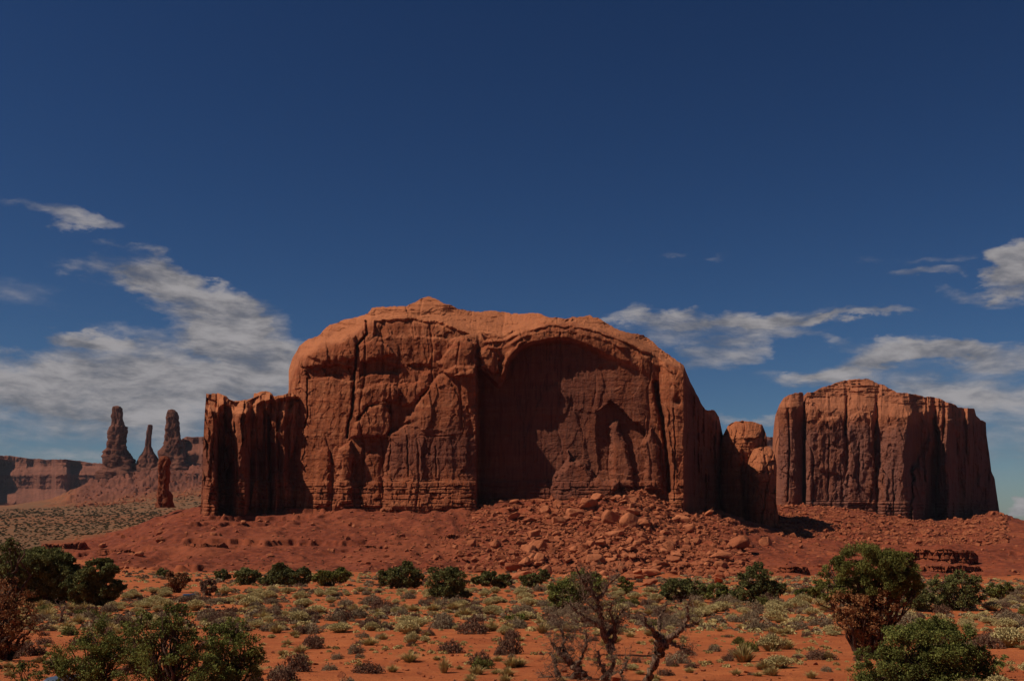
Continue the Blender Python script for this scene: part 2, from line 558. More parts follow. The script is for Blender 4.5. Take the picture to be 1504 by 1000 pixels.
def ground_z(x, y):
    x = np.asarray(x, float); y = np.asarray(y, float)
    z = base_z(x, y)
    t = talus_mask(x, y)
    near = 1 - sst(y, 250, 420)
    z = z + near * (fbm(x / 14, y / 14, 3, 21) * .35 + fbm(x / 3.0, y / 3.0, 3, 22) * .10)
    z = z + (1 - near) * (1 - t) * fbm(x / 60, y / 60, 3, 23) * .6
    # talus: gullies, humps and hard ledges
    far = sst(y, 1500, 2200)
    g = fbm(x / 22, y / 34, 4, 24) * 3.2 + fbm(x / 6, y / 6, 4, 25) * 1.2 + np.abs(fbm(x / 11, y / 30, 3, 26)) * -2.2
    z = z + t * g * (1 + 3.5 * far)
    step = 3.4 + 8 * far
    q = z + fbm(x / 45, y / 45, 3, 27) * 1.6
    k = np.floor(q / step); fr = q / step - k
    led = (k + sst(fr, .62, .80)) * step - q
    lm = sst(fbm(x / 38 + 9, y / 38, 3, 28), .02, .30)
    z = z + t * lm * led * .62
    for (hx, hy, hr, hd) in HOLLOWS:
        z = z - hd * np.exp(-((x - hx) ** 2 + (y - hy) ** 2) / (hr * hr))
    return z


def ground_hit(px, row):
    """where the ray through a photo pixel meets the ground in front of the cliffs"""
    ys = np.exp(np.linspace(math.log(12), math.log(3000), 3000))
    P = pw(np.full(3000, float(px)), np.full(3000, float(row)), ys)
    g = ground_z(P[:, 0], P[:, 1])
    b = np.nonzero(P[:, 2] <= g)[0]
    k = b[0] if len(b) else 2999
    return float(P[k, 0]), float(P[k, 1]), float(g[k])


HOLLOWS.append((*pw(278, 872, 122)[:2], 3.4, .85))
HOLLOWS.append((*pw(108, 1000, 28.5)[:2], 2.6, 1.0))

ys = np.concatenate([np.arange(-55, 24, 2.5), np.exp(np.linspace(math.log(24), math.log(330), 430)),
                     np.arange(330.7, 700, .85), np.exp(np.linspace(math.log(701), math.log(3400), 260)), np.exp(np.linspace(math.log(3500), math.log(9000), 24))])
ss = np.concatenate([np.linspace(-1.6, -.52, 60)[:-1], np.linspace(-.52, .52, 1150), np.linspace(.52, 1.6, 60)[1:]])
gy, gs = np.meshgrid(ys, ss, indexing='ij')
gx = gs * (gy + 62) * np.where(gy > 100, 1.0, 1.0)
gz = ground_z(gx, gy)
GV = np.stack([gx, gy, gz], -1)
tmk = talus_mask(gx, gy)
scrub = sst(gy, 380, 520) * (1 - sst(gy, 2600, 3600)) * (1 - tmk)
ground = mk('ground', GV, gridf(*gx.shape), M_GROUND, attrs={'talus': tmk, 'scrub': scrub, 'cone': sst(gy, 1500, 1900)})
tag(ground, kind='structure', label='orange desert sand and red talus slopes')

# ------------------------------------------------------------------ cliffs


def cliff(name, top, base, Y0, relief, mat, parent=None, nc=600, nr=300, back=90.0, varn=None, sink=14, slick=None, backlow=None):
    """a rock mass seen from the front: top/base are matched outlines (photo px, row); relief(px,row,t,X,Z)
    gives metres towards the viewer of the plane at distance Y0. Closed behind by a sloping back."""
    top, base = np.array(top, float), np.array(base, float)
    seg = np.hypot(*np.diff(top, axis=0).T) + np.hypot(*np.diff(base, axis=0).T) * .7
    s = np.concatenate([[0], np.cumsum(seg)])
    u = np.linspace(0, s[-1], nc)
    tx, tr = np.interp(u, s, top[:, 0]), np.interp(u, s, top[:, 1])
    bx, br = np.interp(u, s, base[:, 0]), np.interp(u, s, base[:, 1]) + sink
    m = Y0 / F_PX
    tr = tr + fbm(tx / 8.0, tr / 9.0, 4, 91) * 1.5 + np.round(fbm(tx / 13.0, tr / 30, 3, 95) * 4) * .7
    t = np.linspace(0, 1, nr)[:, None]
    g = t ** 1.15
    PX = bx + (tx - bx) * g
    RO = br + (tr - br) * t
    W0 = pw(PX, RO, Y0)
    H = relief(PX, RO, np.broadcast_to(t, PX.shape), W0[..., 0], W0[..., 2])
    Wp = pw(PX, RO, Y0 - H)
    V = [Wp.reshape(-1, 3)]
    Fc = [gridf(nr, nc)]
    # behind the crest: rounded top, then down the back
    crest = Wp[-1]
    zb = (backlow if backlow is not None else Wp[0, :, 2].min())
    nb = 14
    rows = [crest]
    for k in range(1, nb + 1):
        a = k / nb * math.pi / 2
        p = crest.copy()
        ctr = crest[:, 0].mean()
        p[:, 1] = crest[:, 1] + back * math.sin(a)
        h = (crest[:, 2] - zb)
        p[:, 2] = zb + h * math.cos(a) + fbm(p[:, 0] / 15, p[:, 1] / 15, 3, 93) * 1.5 * (k > 0) - h * .02 * k / nb
        p[:, 0] = crest[:, 0] + (ctr - crest[:, 0]) * .12 * (1 - math.cos(a))
        rows.append(p)
    B = np.array(rows)
    off = len(V[0])
    V.append(B[1:].reshape(-1, 3))
    i0 = np.arange(nc) + (nr - 1) * nc
    i1 = np.arange(nc) + off
    Fc.append(np.stack([i0[:-1], i0[1:], i1[1:], i1[:-1]], -1))
    Fc.append(gridf(nb, nc, off))
    # end caps
    for e in (0, nc - 1):
        ring_f = np.arange(nr) * nc + e                 # front, bottom to top
        ring_b = off + np.arange(nb)[::-1] * nc + e       # back, bottom to top
        fr = V[0][ring_f]; bk = V[1][ring_b - off]
        j = np.clip(np.round(np.linspace(0, nb - 1, nr)).astype(int), 0, nb - 1)
        a, b = ring_f[:-1], ring_f[1:]
        c, d = ring_b[j[1:]], ring_b[j[:-1]]
        Fc.append(np.stack([a, b, c], -1))
        q = c != d
        Fc.append(np.stack([a[q], c[q], d[q]], -1))
    V = np.concatenate(V)
    va = np.zeros(len(V))
    if varn is not None:
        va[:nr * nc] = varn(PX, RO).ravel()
    if parent:
        V = V - np.array(parent.location)
    sl = np.ones(len(V))
    if slick is not None:
        sl[:nr * nc] = slick(PX, RO).ravel()
    else:
        sl[:nr * nc] = .35
    return mk(name, V, Fc, mat, parent, attrs={'varn': va, 'slick': sl})


def rockrough(X, Z, seed, flute=1.0, block=1.0, strata=1.0, fine=1.0, u=1.0):
    X, Z = X / u, Z / u
    wx = fbm(X / 11, Z / 11, 3, seed + 1) * 3
    r = fbm((X + wx) / 9, Z / 75, 4, seed + 2) * 1.8 * flute
    w2 = fbm(X / 9, Z / 14, 4, seed + 9, .6)
    w3 = fbm(X / 9 + 30, Z / 14, 4, seed + 10, .6)
    r = r + facets((X + w2 * 5) / 11, (Z + w3 * 9) / 26, seed + 3) * 1.25 * block
    r = r + facets((X + w3 * 2.5) / 4.2, (Z + w2 * 5) / 8.5, seed + 4) * .50 * block
    r = r + facets((X + w2 * 1.5) / 1.7, (Z + w3 * 2.5) / 2.6, seed + 5) * .20 * block
    # long upright joints
    xj = X / 15.0 + fbm(X / 30, Z / 26, 3, seed + 12) * .30
    k = np.floor(xj)
    pos = .5 + .35 * (hsh(k.astype(np.int64), np.zeros(k.shape, np.int64), np.zeros(k.shape, np.int64), seed + 14) * 2 - 1)
    dj = np.abs(xj - k - pos) * 15
    r = r - 1.8 * np.exp(-(dj / .55) ** 2) * sst(fbm(k * 3.7, Z / 28, 3, seed + 13), -.1, .25) * block
    zz = Z + fbm(X / 40, Z / 25, 3, seed + 5) * 2.4
    s = fbm(zz / 3.2, zz * 0 + X / 160, 4, seed + 6, .6)
    r = r + s * .62 * strata
    r = r + fbm(X / 2.6, Z / 2.2, 4, seed + 7) * .42 * fine
    return r * u


# --- the big domed butte
butte = empty('sandstone_butte', tuple(pw(720, 740, 560)))
tag(butte, 'huge domed red sandstone butte with a deep arched alcove in its face', 'butte')

ALC = [(700, 538), (718, 552), (732, 565), (739, 548), (746, 528), (756, 515), (767, 507), (783, 501), (799, 498), (818, 495), (837, 496), (862, 504), (880, 513), (897, 521),
       (925, 531), (946, 541), (958, 552), (961, 575), (960, 598), (966, 625), (972, 650), (980, 690), (986, 720), (988, 780), (700, 780)]
RIM = [(420, 590), (428, 560), (440, 530), (470, 512), (500, 505), (545, 478), (600, 474), (650, 480), (700, 497), (740, 500), (770, 488), (800, 481), (840, 481), (880, 489),
       (920, 503), (950, 520), (975, 535), (1005, 548), (1015, 570), (1035, 600), (1070, 650)]


def patch(px, row, poly, d, w=3.0, round_=0.0):
    x0 = min(p[0] for p in poly) - w * 2; x1 = max(p[0] for p in poly) + w * 2
    out = np.zeros(px.shape)
    m = (px > x0) & (px < x1)
    n = fbm(px[m] / 13, row[m] / 13, 5, 61, .6) * 5.5
    n_b = fbm(px[m] / 11 + 40, row[m] / 11, 5, 63, .6) * 4.5
    s = poly_sd(px[m] + n, row[m] + n_b, poly)
    v = sst(s, -w * .4, w) * d
    if round_:
        v = v + np.sqrt(np.clip(s, 0, round_) / round_) * d * .8
    out[m] = v
    return out


def main_relief(px, row, t, X, Z):
    ho = itp(px, [(420, -34), (430, -22), (450, -11), (480, -5), (520, -1), (560, 1), (600, 3), (660, 5), (699, 5.5), (703, 4), (750, 6), (850, 7), (950, 4), (968, 2), (978, 7), (990, 10), (1004, 10),
                  (1009, 1), (1020, -22), (1040, -52), (1065, -82), (1145, -105)])
    hi = itp(px, [(690, -6), (702, -12), (712, -9), (735, -6.5), (770, -4.5), (810, -3), (850, -1.0), (880, 1.0), (905, 2.4), (940, 2.8), (965, 1.8), (985, 2)])
    n = fbm(px / 16, row / 16, 3, 62) * 2.5
    s = poly_sd(px + n * .5, row + n * .5, ALC)
    s = np.where(px < 715, poly_sd(px, row, ALC), s)
    wl = itp(px, [(700, 2.0), (735, 5), (800, 9), (900, 12), (990, 6)])
    a = sst(s, -1.0, wl)
    upz = np.clip(itp(px, RIM) - row, 0, 200)
    ho2 = itp(px, [(420, -34), (450, -11), (520, -1), (600, 5), (700, 8), (850, 7), (950, 4), (1000, 6), (1009, 1), (1020, -22), (1040, -52), (1065, -82), (1145, -105)])
    ho = ho + (ho2 - ho) * sst(upz, 0, 10)
    H = ho + (hi - ho) * a
    # the batter of the wall and the turning of the dome
    rim = itp(px, RIM)
    low = np.clip(740 - row, 0, 400) * .35
    H = H - low * .14
    up = np.clip(rim - row, 0, 200) * .35
    H = H - (up * 1.15 + 4.0 * sst(up, 0, 6) + .012 * up ** 2)
    edge = np.clip((rim + 26 - row) / 26, 0, 1) * (rim > row - 26)
    H = H - edge ** 2 * 2.2 * (1 - a)
    P = lambda poly, d, w=3.0, r=0.0: patch(px, row, poly, d, w, r)
    # left shoulder: roof bands and hollows below them
    H = H + P([(444, 540), (480, 534), (516, 540), (522, 548), (516, 560), (480, 556), (452, 556)], -4.0, 3.0) + P([(528, 530), (556, 526), (590, 540), (585, 552), (552, 548), (530, 556)], -3.4, 4.5) + P([(596, 536), (622, 530), (640, 542), (618, 552)], -2.6, 4)
    H = H + P([(470, 540), (500, 536), (505, 550), (480, 556)], -3.0, 2.5) + 0
    H = H + P([(549, 470), (600, 468), (650, 474), (688, 492), (672, 500), (640, 498), (600, 494), (548, 497)], -3.6, 3.5)
    H = H + P([(527, 505), (545, 500), (572, 505), (580, 520), (560, 528), (526, 532)], 2.2, 2.5, 6)
    H = H + P([(455, 500), (500, 490), (522, 492), (524, 528), (470, 532), (452, 522)], 2.0, 4, 10)
    H = H + P([(522, 572), (560, 563), (582, 562), (590, 580), (570, 592), (546, 596), (522, 618)], 2.6, 2, 6)
    H = H + P([(575, 566), (596, 562), (625, 560), (634, 566), (612, 590), (590, 598), (574, 590)], 2.0, 2, 6)
    H = H + P([(520, 622), (545, 597), (566, 590), (572, 606), (574, 642), (516, 642)], 2.6, 1.6, 4)
    # the great buttress left of the alcove with its round head
    H = H + P([(590, 622), (622, 582), (640, 556), (650, 545), (670, 536), (701, 540), (701, 760), (560, 760), (566, 668), (572, 640), (600, 620)], 4.4, 3.0, 16)
    H = H + P([(643, 534), (655, 512), (668, 502), (684, 498), (699, 503), (700, 550), (664, 552), (646, 546)], 4.2, 2.0, 12)
    H = H + P([(664, 552), (676, 545), (700, 543), (700, 640), (688, 600), (674, 560)], 1.8, 2, 5)
    # two knobs hanging at the alcove's left shoulder
    H = H + P([(704, 512), (718, 505), (732, 510), (737, 524), (731, 545), (722, 548), (706, 540)], 3.2, 2, 9)
    H = H + P([(738, 535), (748, 515), (762, 503), (772, 500), (760, 512), (750, 530), (742, 555), (733, 564)], 3.0, 1.5, 4)
    # roof folds above the arch
    for k, (dd, off) in enumerate(((1.7, 0), (-1.5, 5), (1.5, 9), (-1.0, 14))):
        L = [(712, 512 - off), (738, 512 - off), (752, 502 - off), (775, 492 - off), (805, 487 - off), (840, 486 - off), (880, 496 - off), (920, 510 - off), (955, 528 - off), (985, 545 - off)]
        dl = line_d(px, row + fbm(px / 16, row * 0 + k, 5, 70, .62) * 5, L)
        H = H + dd * np.exp(-(dl / 2.0) ** 2) * (.25 + .95 * sst(fbm(px / 22 + k * 7, row / 40, 3, 78), -.35, .35))
    # foot of the left shoulder
    H = H + P([(462, 700), (468, 664), (480, 656), (487, 680), (480, 745), (462, 745)], 1.8, 4, 8)
    H = H + P([(494, 690), (498, 658), (516, 648), (521, 666), (517, 700), (520, 745), (496, 745)], 4.4, 2.5, 8)
    H = H + P([(532, 676), (545, 662), (558, 668), (562, 745), (530, 745)], 1.0, 4, 6)
    # flakes and the small arch within the alcove
    H = H + P([(872, 640), (876, 606), (886, 596), (900, 588), (914, 601), (928, 620), (939, 620), (950, 630), (944, 650), (948, 690), (925, 700), (880, 690)], -6.0, 1.6) * sst(px, 866, 902) * (1 - .7 * sst(row, 640, 700))
    H = H + P([(894, 626), (906, 618), (916, 640), (926, 676), (932, 720), (898, 720), (896, 660)], 3.0, 1.6, 6)
    H = H + P([(944, 650), (958, 628), (968, 660), (974, 720), (948, 720)], 3.0, 1.6, 6)
    H = H + P([(810, 704), (822, 688), (832, 676), (835, 660), (839, 675), (856, 679), (876, 700), (908, 708), (908, 760), (812, 760)], 9.0, 2, 8)
    H = H + P([(768, 760), (770, 640), (795, 575), (820, 560), (845, 600), (868, 690), (868, 760)], .8, 5, 14)
    # splits
    for L, w, d in (([(537, 472), (540, 490), (524, 507), (523, 534), (520, 562), (518, 600), (512, 622), (510, 642)], 1.4, -6.5),
                    ([(451, 556), (452, 606), (448, 628)], 1.0, -3.5),
                    ([(598, 640), (600, 700)], .9, -1.8), ([(640, 655), (641, 700)], .9, -1.5), ([(573, 590), (574, 660), (570, 690)], .9, -2.0),
                    ([(962, 562), (967, 588), (974, 620), (978, 660), (984, 720)], 3.2, -9.0),
                    ([(989, 600), (992, 650), (990, 735)], 1.0, -1.5), ([(1024, 600), (1026, 740)], 1.6, -3.0), ([(1048, 640), (1050, 740)], 1.6, -3.0)):
        dl = line_d(px + fbm(px * 0 + .3, row / 9, 3, 71) * 1.6, row, L)
        H = H + d * np.exp(-(dl / w) ** 2)
    dh = np.hypot((px - 995) / 6, (row - 589) / 7)
    H = H - 3.2 * np.exp(-dh ** 2 * 1.2)
    H = H + fbm(px / 7, row / 80, 4, 79) * 10 * sst(px, 1009, 1022) + fbm(px / 10, row / 10, 4, 80) * 3 * sst(px, 1009, 1022)
    # thin-bedded base course
    bm = sst(row, 703, 709) * itp(px, [(420, 1), (700, 1), (720, .8), (980, .7), (1060, 1)])
    zz = row + fbm(px / 60, row / 20, 3, 72) * 2.0
    zz = zz + fbm(px * 0, row / 7.0, 3, 175) * 3.2 + fbm(px / 9, row / 9, 3, 176) * 1.6
    v, _ = cells(px / 9.0, np.floor(zz / 6.2), 73)
    saw = (zz / 6.2) % 1.0
    brk = sst(fbm(px / 16, np.floor(zz / 6.2) * 3.1, 2, 177), -.45, .1)
    H = H + bm * (1.6 + (row - 705) * .06 - 1.45 * brk * np.exp(-((saw - .12) / .15) ** 2) + v * .7)
    zz2 = row + fbm(px / 50, row / 30, 3, 74) * 3
    H = H - .7 * sst(fbm(px / 18, row * 0, 3, 75), -.2, .3) * np.exp(-((zz2 - 640) / 1.3) ** 2) * sst(px, 530, 570) * (1 - sst(px, 690, 700))
    # surface
    slick = sst(up, 0, 5)
    R = rockrough(X, Z, 100, 1, 1, 1, 1)
    zc = Z + X * .10 + fbm(X / 50, Z / 30, 3, 145) * 5
    R2 = rockrough(X, Z, 140, .3, .25, .9, .8) + (fbm(zc / 4.0, X / 60, 4, 141, .6) * 1.5 + np.floor(fbm(X / 18, zc / 5.5, 3, 142) * 5) * .55)
    vb, eb = cells((X + fbm(X / 14, Z / 14, 4, 150) * 7) / 21, (Z + fbm(X / 12, Z / 12, 4, 151) * 7) / 24, 152)
    xl, zl = X / 21 - np.floor(X / 21), Z / 24 - np.floor(Z / 24)
    H = H + 0 * (vb) * (1 - a) * sst(px, 1010, 1000) * (up < 60)
    body = itp(px, [(420, .8), (560, .8), (650, .7), (700, .6), (960, .6), (1010, .8), (1100, .9)])
    return H + R * body * (1 - slick) * (1 - .55 * a) + R2 * (slick + .18 * a)


def main_varn_shade(px, row):
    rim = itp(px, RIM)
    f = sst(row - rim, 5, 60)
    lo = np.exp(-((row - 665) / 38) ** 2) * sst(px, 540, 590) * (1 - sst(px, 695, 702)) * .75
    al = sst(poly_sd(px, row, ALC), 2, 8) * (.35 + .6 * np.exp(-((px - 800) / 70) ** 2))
    right = sst(px, 1005, 1015) * .5  # shade painted as darker streaked tone on the wall turned from the sun
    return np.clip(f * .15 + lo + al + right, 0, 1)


top = [(412, 640), (420, 590), (424, 572), (424, 545), (430, 525), (440, 508), (452, 498), (470, 492), (484, 477), (500, 471), (516, 468), (540, 460), (546, 452), (575, 451), (590, 451), (606, 444), (622, 437), (634, 436),
       (645, 441), (660, 449), (672, 453), (690, 457), (710, 457), (728, 456), (740, 459), (765, 461), (790, 461), (805, 465), (830, 469), (850, 466), (868, 463), (878, 467), (886, 473), (905, 483),
       (920, 488), (945, 491), (956, 500), (968, 512), (985, 524), (1004, 537), (1009, 548), (1013, 560), (1020, 572), (1028, 588), (1036, 601), (1050, 604), (1056, 612), (1060, 632), (1066, 655), (1074, 690), (1085, 720)]
bpx = [412, 416, 420, 424, 429, 436, 447, 466]
def base_for(top_, lo, hi):
    """base outline: same columns, spread evenly where the top outline stands upright"""
    t = np.array(top_, float)
    x = np.maximum.accumulate(t[:, 0])
    s = np.concatenate([[0], np.cumsum(np.hypot(*np.diff(t, axis=0).T))]); s /= s[-1]
    b = .88 * (x - x[0]) / (x[-1] - x[0]) + .12 * s
    return lo + b * (hi - lo)
bx = base_for(top, 415, 1135)
base = [(x, itp(x, [(400, 752), (480, 756), (600, 744), (700, 742), (780, 734), (850, 730), (930, 716), (960, 722), (1000, 750), (1060, 760), (1140, 775)])) for x in bx]
# keep the front part upright: base columns follow the top ones up to the pillar
base = [((t_[0] if t_[0] <= 1004 else 1004 + (t_[0] - 1004) * 1.55), r_) for (t_, (_, r_)) in zip(top, base)]
cliff('cliff_face', top, base, 560, main_relief, M_ROCK, butte, 1150, 520, 95, main_varn_shade, slick=lambda p, r: sst(itp(p, RIM) - r + fbm(p / 30, r / 12, 3, 66) * 8, -4, 8))


# --- lower wall of fins on the left
def fin_relief(px, row, t, X, Z):
    w = fbm(px * 0 + 2, row / 40, 3, 81) * 3
    H = itp(px + w, [(294, -14), (298, 4), (305, 9), (314, 10), (318, 6), (321, -12), (332, -17), (328, -11), (332, -16), (338, -11), (343, -1), (349, 6), (358, 5), (363, -2), (367, -13), (375, -10), (379, -16), (386, -19), (390, -14), (396, -20), (404, -12), (409, -18), (416, -15), (430, -22)])
    top_r = itp(px, [(300, 600), (318, 606), (330, 600), (345, 608), (365, 606), (385, 596), (425, 590)])
    up = np.clip(top_r - row, 0, 100) * .35
    flat = itp(px, [(294, -6), (430, -10)])
    H = np.where(up > 0, H + (flat - H) * sst(up, 0, 3) - up * 1.1, H)
    H = H - np.clip(735 - row, 0, 300) * .35 * .07
    bm = sst(row, 700, 706)
    zz = row + fbm(px / 60, row / 20, 3, 72) * 2.0
    zz = zz + fbm(px * 0, row / 7.0, 3, 175) * 3.2 + fbm(px / 9, row / 9, 3, 176) * 1.6
    saw = (zz / 6.2) % 1.0
    brk = sst(fbm(px / 16, np.floor(zz / 6.2) * 3.1, 2, 177), -.45, .1)
    H = H + bm * (1.6 - 1.5 * brk * np.exp(-((saw - .12) / .14) ** 2))
    H = H + patch(px, row, [(330, 640), (337, 632), (342, 640), (342, 680), (331, 690)], 4, 2, 4)
    H = H + facets(px / 9 + fbm(px / 9, row / 20, 3, 184) * .5, row / 55, 183) * 2.6 * (up < 6)
    return H + rockrough(X, Z, 180, .9, .8, .7, 1)


ft = [(298, 700), (299, 640), (301, 600), (303, 578), (312, 577), (328, 579), (333, 586), (345, 588), (360, 587), (372, 584), (373, 577), (384, 575), (396, 576), (398, 583), (412, 579), (424, 577), (436, 580), (446, 600)]
fb = [(294, 744), (295, 744), (296, 745), (298, 745), (310, 746), (326, 747), (332, 748), (344, 748), (358, 750), (370, 750), (374, 751), (384, 752), (396, 753), (400, 753), (414, 754), (426, 755), (438, 756), (452, 757)]
cliff('fin_wall', ft, fb, 558, fin_relief, M_ROCK, butte, 330, 330, 60, lambda p, r: np.exp(-((r - 680) / 40) ** 2) * .6, slick=lambda p, r: sst(608 + fbm(p / 12, r / 30, 3, 67) * 8 - r, -5, 5))


# --- rounded knobs at the right end
def knob_relief(pc, pr, d, seed, rowtop, soft):
    def f(px, row, t, X, Z):
        q = np.clip((px - pc) / pr, -1, 1)
        H = d * (np.sqrt(1 - q * q * .98) - 1)
        up = np.clip(rowtop - row, 0, 100) * .35
        H = H - up * .6 - .08 * up ** 2
        H = H - np.clip(735 - row, 0, 300) * .35 * .05
        v, ed = cells(X / 8 + row * 0, Z / 6 + fbm(X / 6, Z / 6, 3, seed), seed)
        return H + rockrough(X, Z, seed, .9, 1.0, 1.6, 1.2) * soft * 1.2 + v * 1.6 - .9 * (1 - sst(ed, 0, .10))
    return f


kt = [(1058, 690), (1061, 655), (1064, 635), (1069, 625), (1080, 618), (1095, 617), (1110, 619), (1120, 625), (1125, 637), (1127, 650), (1128, 668), (1129, 690)]
kb = [(1055, 770), (1058, 770), (1062, 770), (1068, 770), (1078, 772), (1094, 774), (1108, 776), (1118, 776), (1126, 776), (1130, 776), (1134, 776), (1136, 776)]
cliff('rock_knob', kt, kb, 622, knob_relief(1092, 42, 30, 210, 650, .8), M_ROCK, butte, 220, 260, 35, slick=lambda p, r: .5 * sst(660 - r, -10, 10))
kt = [(1098, 720), (1100, 690), (1102, 672), (1107, 660), (1117, 655), (1128, 655), (1135, 661), (1139, 672), (1141, 684), (1139, 700), (1137, 715), (1139, 735)]
kb = [(1092, 778), (1094, 778), (1098, 778), (1104, 780), (1114, 782), (1122, 782), (1129, 782), (1134, 782), (1138, 782), (1141, 780), (1145, 780), (1150, 780)]
cliff('rock_knob', kt, kb, 606, knob_relief(1119, 24, 16, 230, 690, .8), M_ROCK, butte, 200, 240, 28, slick=lambda p, r: .6 * sst(705 - r, -10, 10))

# --- the blocky butte on the right
butte2 = empty('flat_topped_butte', tuple(pw(1320, 750, 800)))
tag(butte2, 'blocky varnished sandstone butte with a split off pillar at its left end', 'butte')


def right_relief(px, row, t, X, Z):
    w = fbm(px / 40, row / 45, 4, 82) * 8
    p = np.where(px > 1190, px + w * sst(px, 1188, 1200), px)
    H = itp(p, [(1180, -18), (1184, -3), (1190, 0), (1215, 1), (1238, 2), (1242, .5), (1246, 3), (1270, 5), (1284, 5.5), (1289, 3), (1294, 6.5), (1312, 11), (1330, 12), (1338, 8), (1345, -4), (1352, -10), (1365, -14),
                (1374, -24), (1381, -18), (1393, -17), (1402, -24), (1410, -36), (1422, -40), (1436, -52), (1450, -66), (1470, -90)])
    rim = itp(px, [(1182, 600), (1220, 606), (1240, 604), (1260, 598), (1285, 604), (1305, 612), (1330, 612), (1350, 606), (1375, 610), (1400, 622), (1450, 640)])
    H = H - np.clip(745 - row, 0, 300) * .5 * .09
    up = np.clip(rim - row, 0, 100) * .5
    capm = sst(up, 12, 16)
    H = H - up * .75 - .02 * up ** 2
    P = lambda poly, d, w=3.0, r=0.0: patch(px, row, poly, d, w, r)
    H = H + P([(1294, 640), (1300, 628), (1318, 624), (1332, 632), (1338, 650), (1340, 770), (1290, 770)], 4.0, 2.5, 8)
    H = H + P([(1340, 700), (1344, 684), (1352, 682), (1357, 696), (1360, 775), (1338, 775)], 7.0, 2, 5)
    H = H + P([(1386, 640), (1392, 618), (1400, 616), (1405, 630), (1407, 775), (1388, 775)], 4.0, 2, 5)
    H = H + P([(1200, 622), (1210, 612), (1236, 610), (1240, 640), (1236, 700), (1204, 690)], 1.4, 2, 5)
    H = H + P([(1246, 612), (1262, 604), (1284, 606), (1286, 640), (1280, 740), (1246, 740)], 2.0, 2, 6)
    for L, w_, d in (([(1245, 582), (1243, 604), (1240, 640)], 1.2, -4), ([(1288, 592), (1289, 612), (1284, 640), (1286, 690)], 1.2, -4), ([(1372, 616), (1378, 640), (1376, 700)], 2.2, -6),
                     ([(1262, 650), (1261, 720)], .9, -2), ([(1312, 690), (1313, 760)], .9, -2), ([(1218, 640), (1216, 735)], 1.0, -2)):
        dl = line_d(px + fbm(px * 0 + .3, row / 9, 3, 71) * 1.6, row, L)
        H = H + d * np.exp(-(dl / w_) ** 2)
    H = H + fbm(px / 8, row / 90, 4, 83) * 8 * sst(px, 1345, 1360) + fbm(px / 9, row / 12, 4, 84) * 2.5 * sst(px, 1345, 1360)
    zz = row + fbm(px / 60, row / 20, 3, 76) * 2.0
    saw = (zz / 5.0) % 1.0
    H = H + sst(row, 733, 738) * (1.5 - 2.0 * np.exp(-((saw - .12) / .14) ** 2))
    zc = zz + fbm(px * 0, row / 5.0, 3, 178) * 4 + fbm(px / 14, row / 7, 4, 179) * 3
    saw = (zc / 5.5) % 1.0
    H = H + sst(590 - row + itp(px, [(1180, 0), (1260, -8), (1320, 6), (1450, 20)]), 0, 4) * (1.2 - 3.4 * saw * sst(fbm(px / 20, np.floor(zc / 5.5) * 2.3, 2, 180), -.5, .2))
    slick = sst(up, 0, 6)
    return H + rockrough(X, Z, 300, 1.15, .9, .5, 1.0, 1.25) * (1 - slick * .5) + slick * rockrough(X, Z, 330, .1, .3, 1.4, .6, 1.25)


def right_varn(px, row):
    return sst(row, 608, 640) * (.75 + .25 * fbm(px / 18, row / 60, 3, 77))


rt = [(1183, 640), (1184, 592), (1186, 577), (1200, 573), (1210, 568), (1222, 563), (1240, 559), (1262, 557), (1279, 558), (1290, 563), (1300, 567), (1318, 577), (1345, 580), (1375, 584), (1392, 589), (1402, 594), (1407, 599),
      (1418, 600), (1431, 600), (1434, 611), (1440, 616), (1448, 620), (1449, 640), (1453, 668), (1456, 692), (1461, 704), (1464, 725)]
rb = [(1180, 738), (1182, 740), (1186, 742), (1200, 743), (1210, 744), (1222, 745), (1240, 745), (1262, 748), (1279, 751), (1290, 753), (1300, 754), (1318, 758), (1345, 765), (1375, 770), (1392, 772), (1402, 770), (1407, 768),
      (1418, 766), (1431, 764), (1437, 762), (1444, 760), (1452, 756), (1456, 754), (1460, 752), (1464, 750), (1466, 748), (1469, 747)]
cliff('cliff_face', rt, rb, 800, right_relief, M_ROCK2, butte2, 620, 420, 120, right_varn, slick=lambda p, r: sst(618 + fbm(p / 14, r / 30, 3, 68) * 12 - r, -6, 8) * .8)


def pil_relief(px, row, t, X, Z):
    q = np.clip((px - 1163) / 21, -1, 1)
    H = 14 * (np.sqrt(1 - q * q * .98) - 1) + 2 * np.sign(q) * 0
    up = np.clip(598 - row, 0, 60) * .5
    H = H - up * .7 - np.clip(745 - row, 0, 300) * .5 * .06
    dl = line_d(px, row, [(1158, 600), (1160, 660), (1157, 735)])
    return H - 3 * np.exp(-(dl / 1.2) ** 2) + rockrough(X, Z, 350, .8, .9, .8, 1, 1.25)


pt = [(1143, 660), (1145, 640), (1144, 612), (1142, 602), (1146, 592), (1153, 583), (1164, 579), (1176, 577), (1180, 579), (1180, 592), (1181, 620), (1180, 660)]
pb = [(1148, 740), (1149, 740), (1150, 741), (1151, 741), (1154, 742), (1158, 742), (1164, 743), (1169, 743), (1172, 744), (1174, 744), (1176, 744), (1178, 744)]
cliff('split_pillar', pt, pb, 802, pil_relief, M_ROCK2, butte2, 180, 360, 30, right_varn, slick=lambda p, r: sst(600 + fbm(p / 14, r / 30, 3, 68) * 12 - r, -6, 8) * .8)


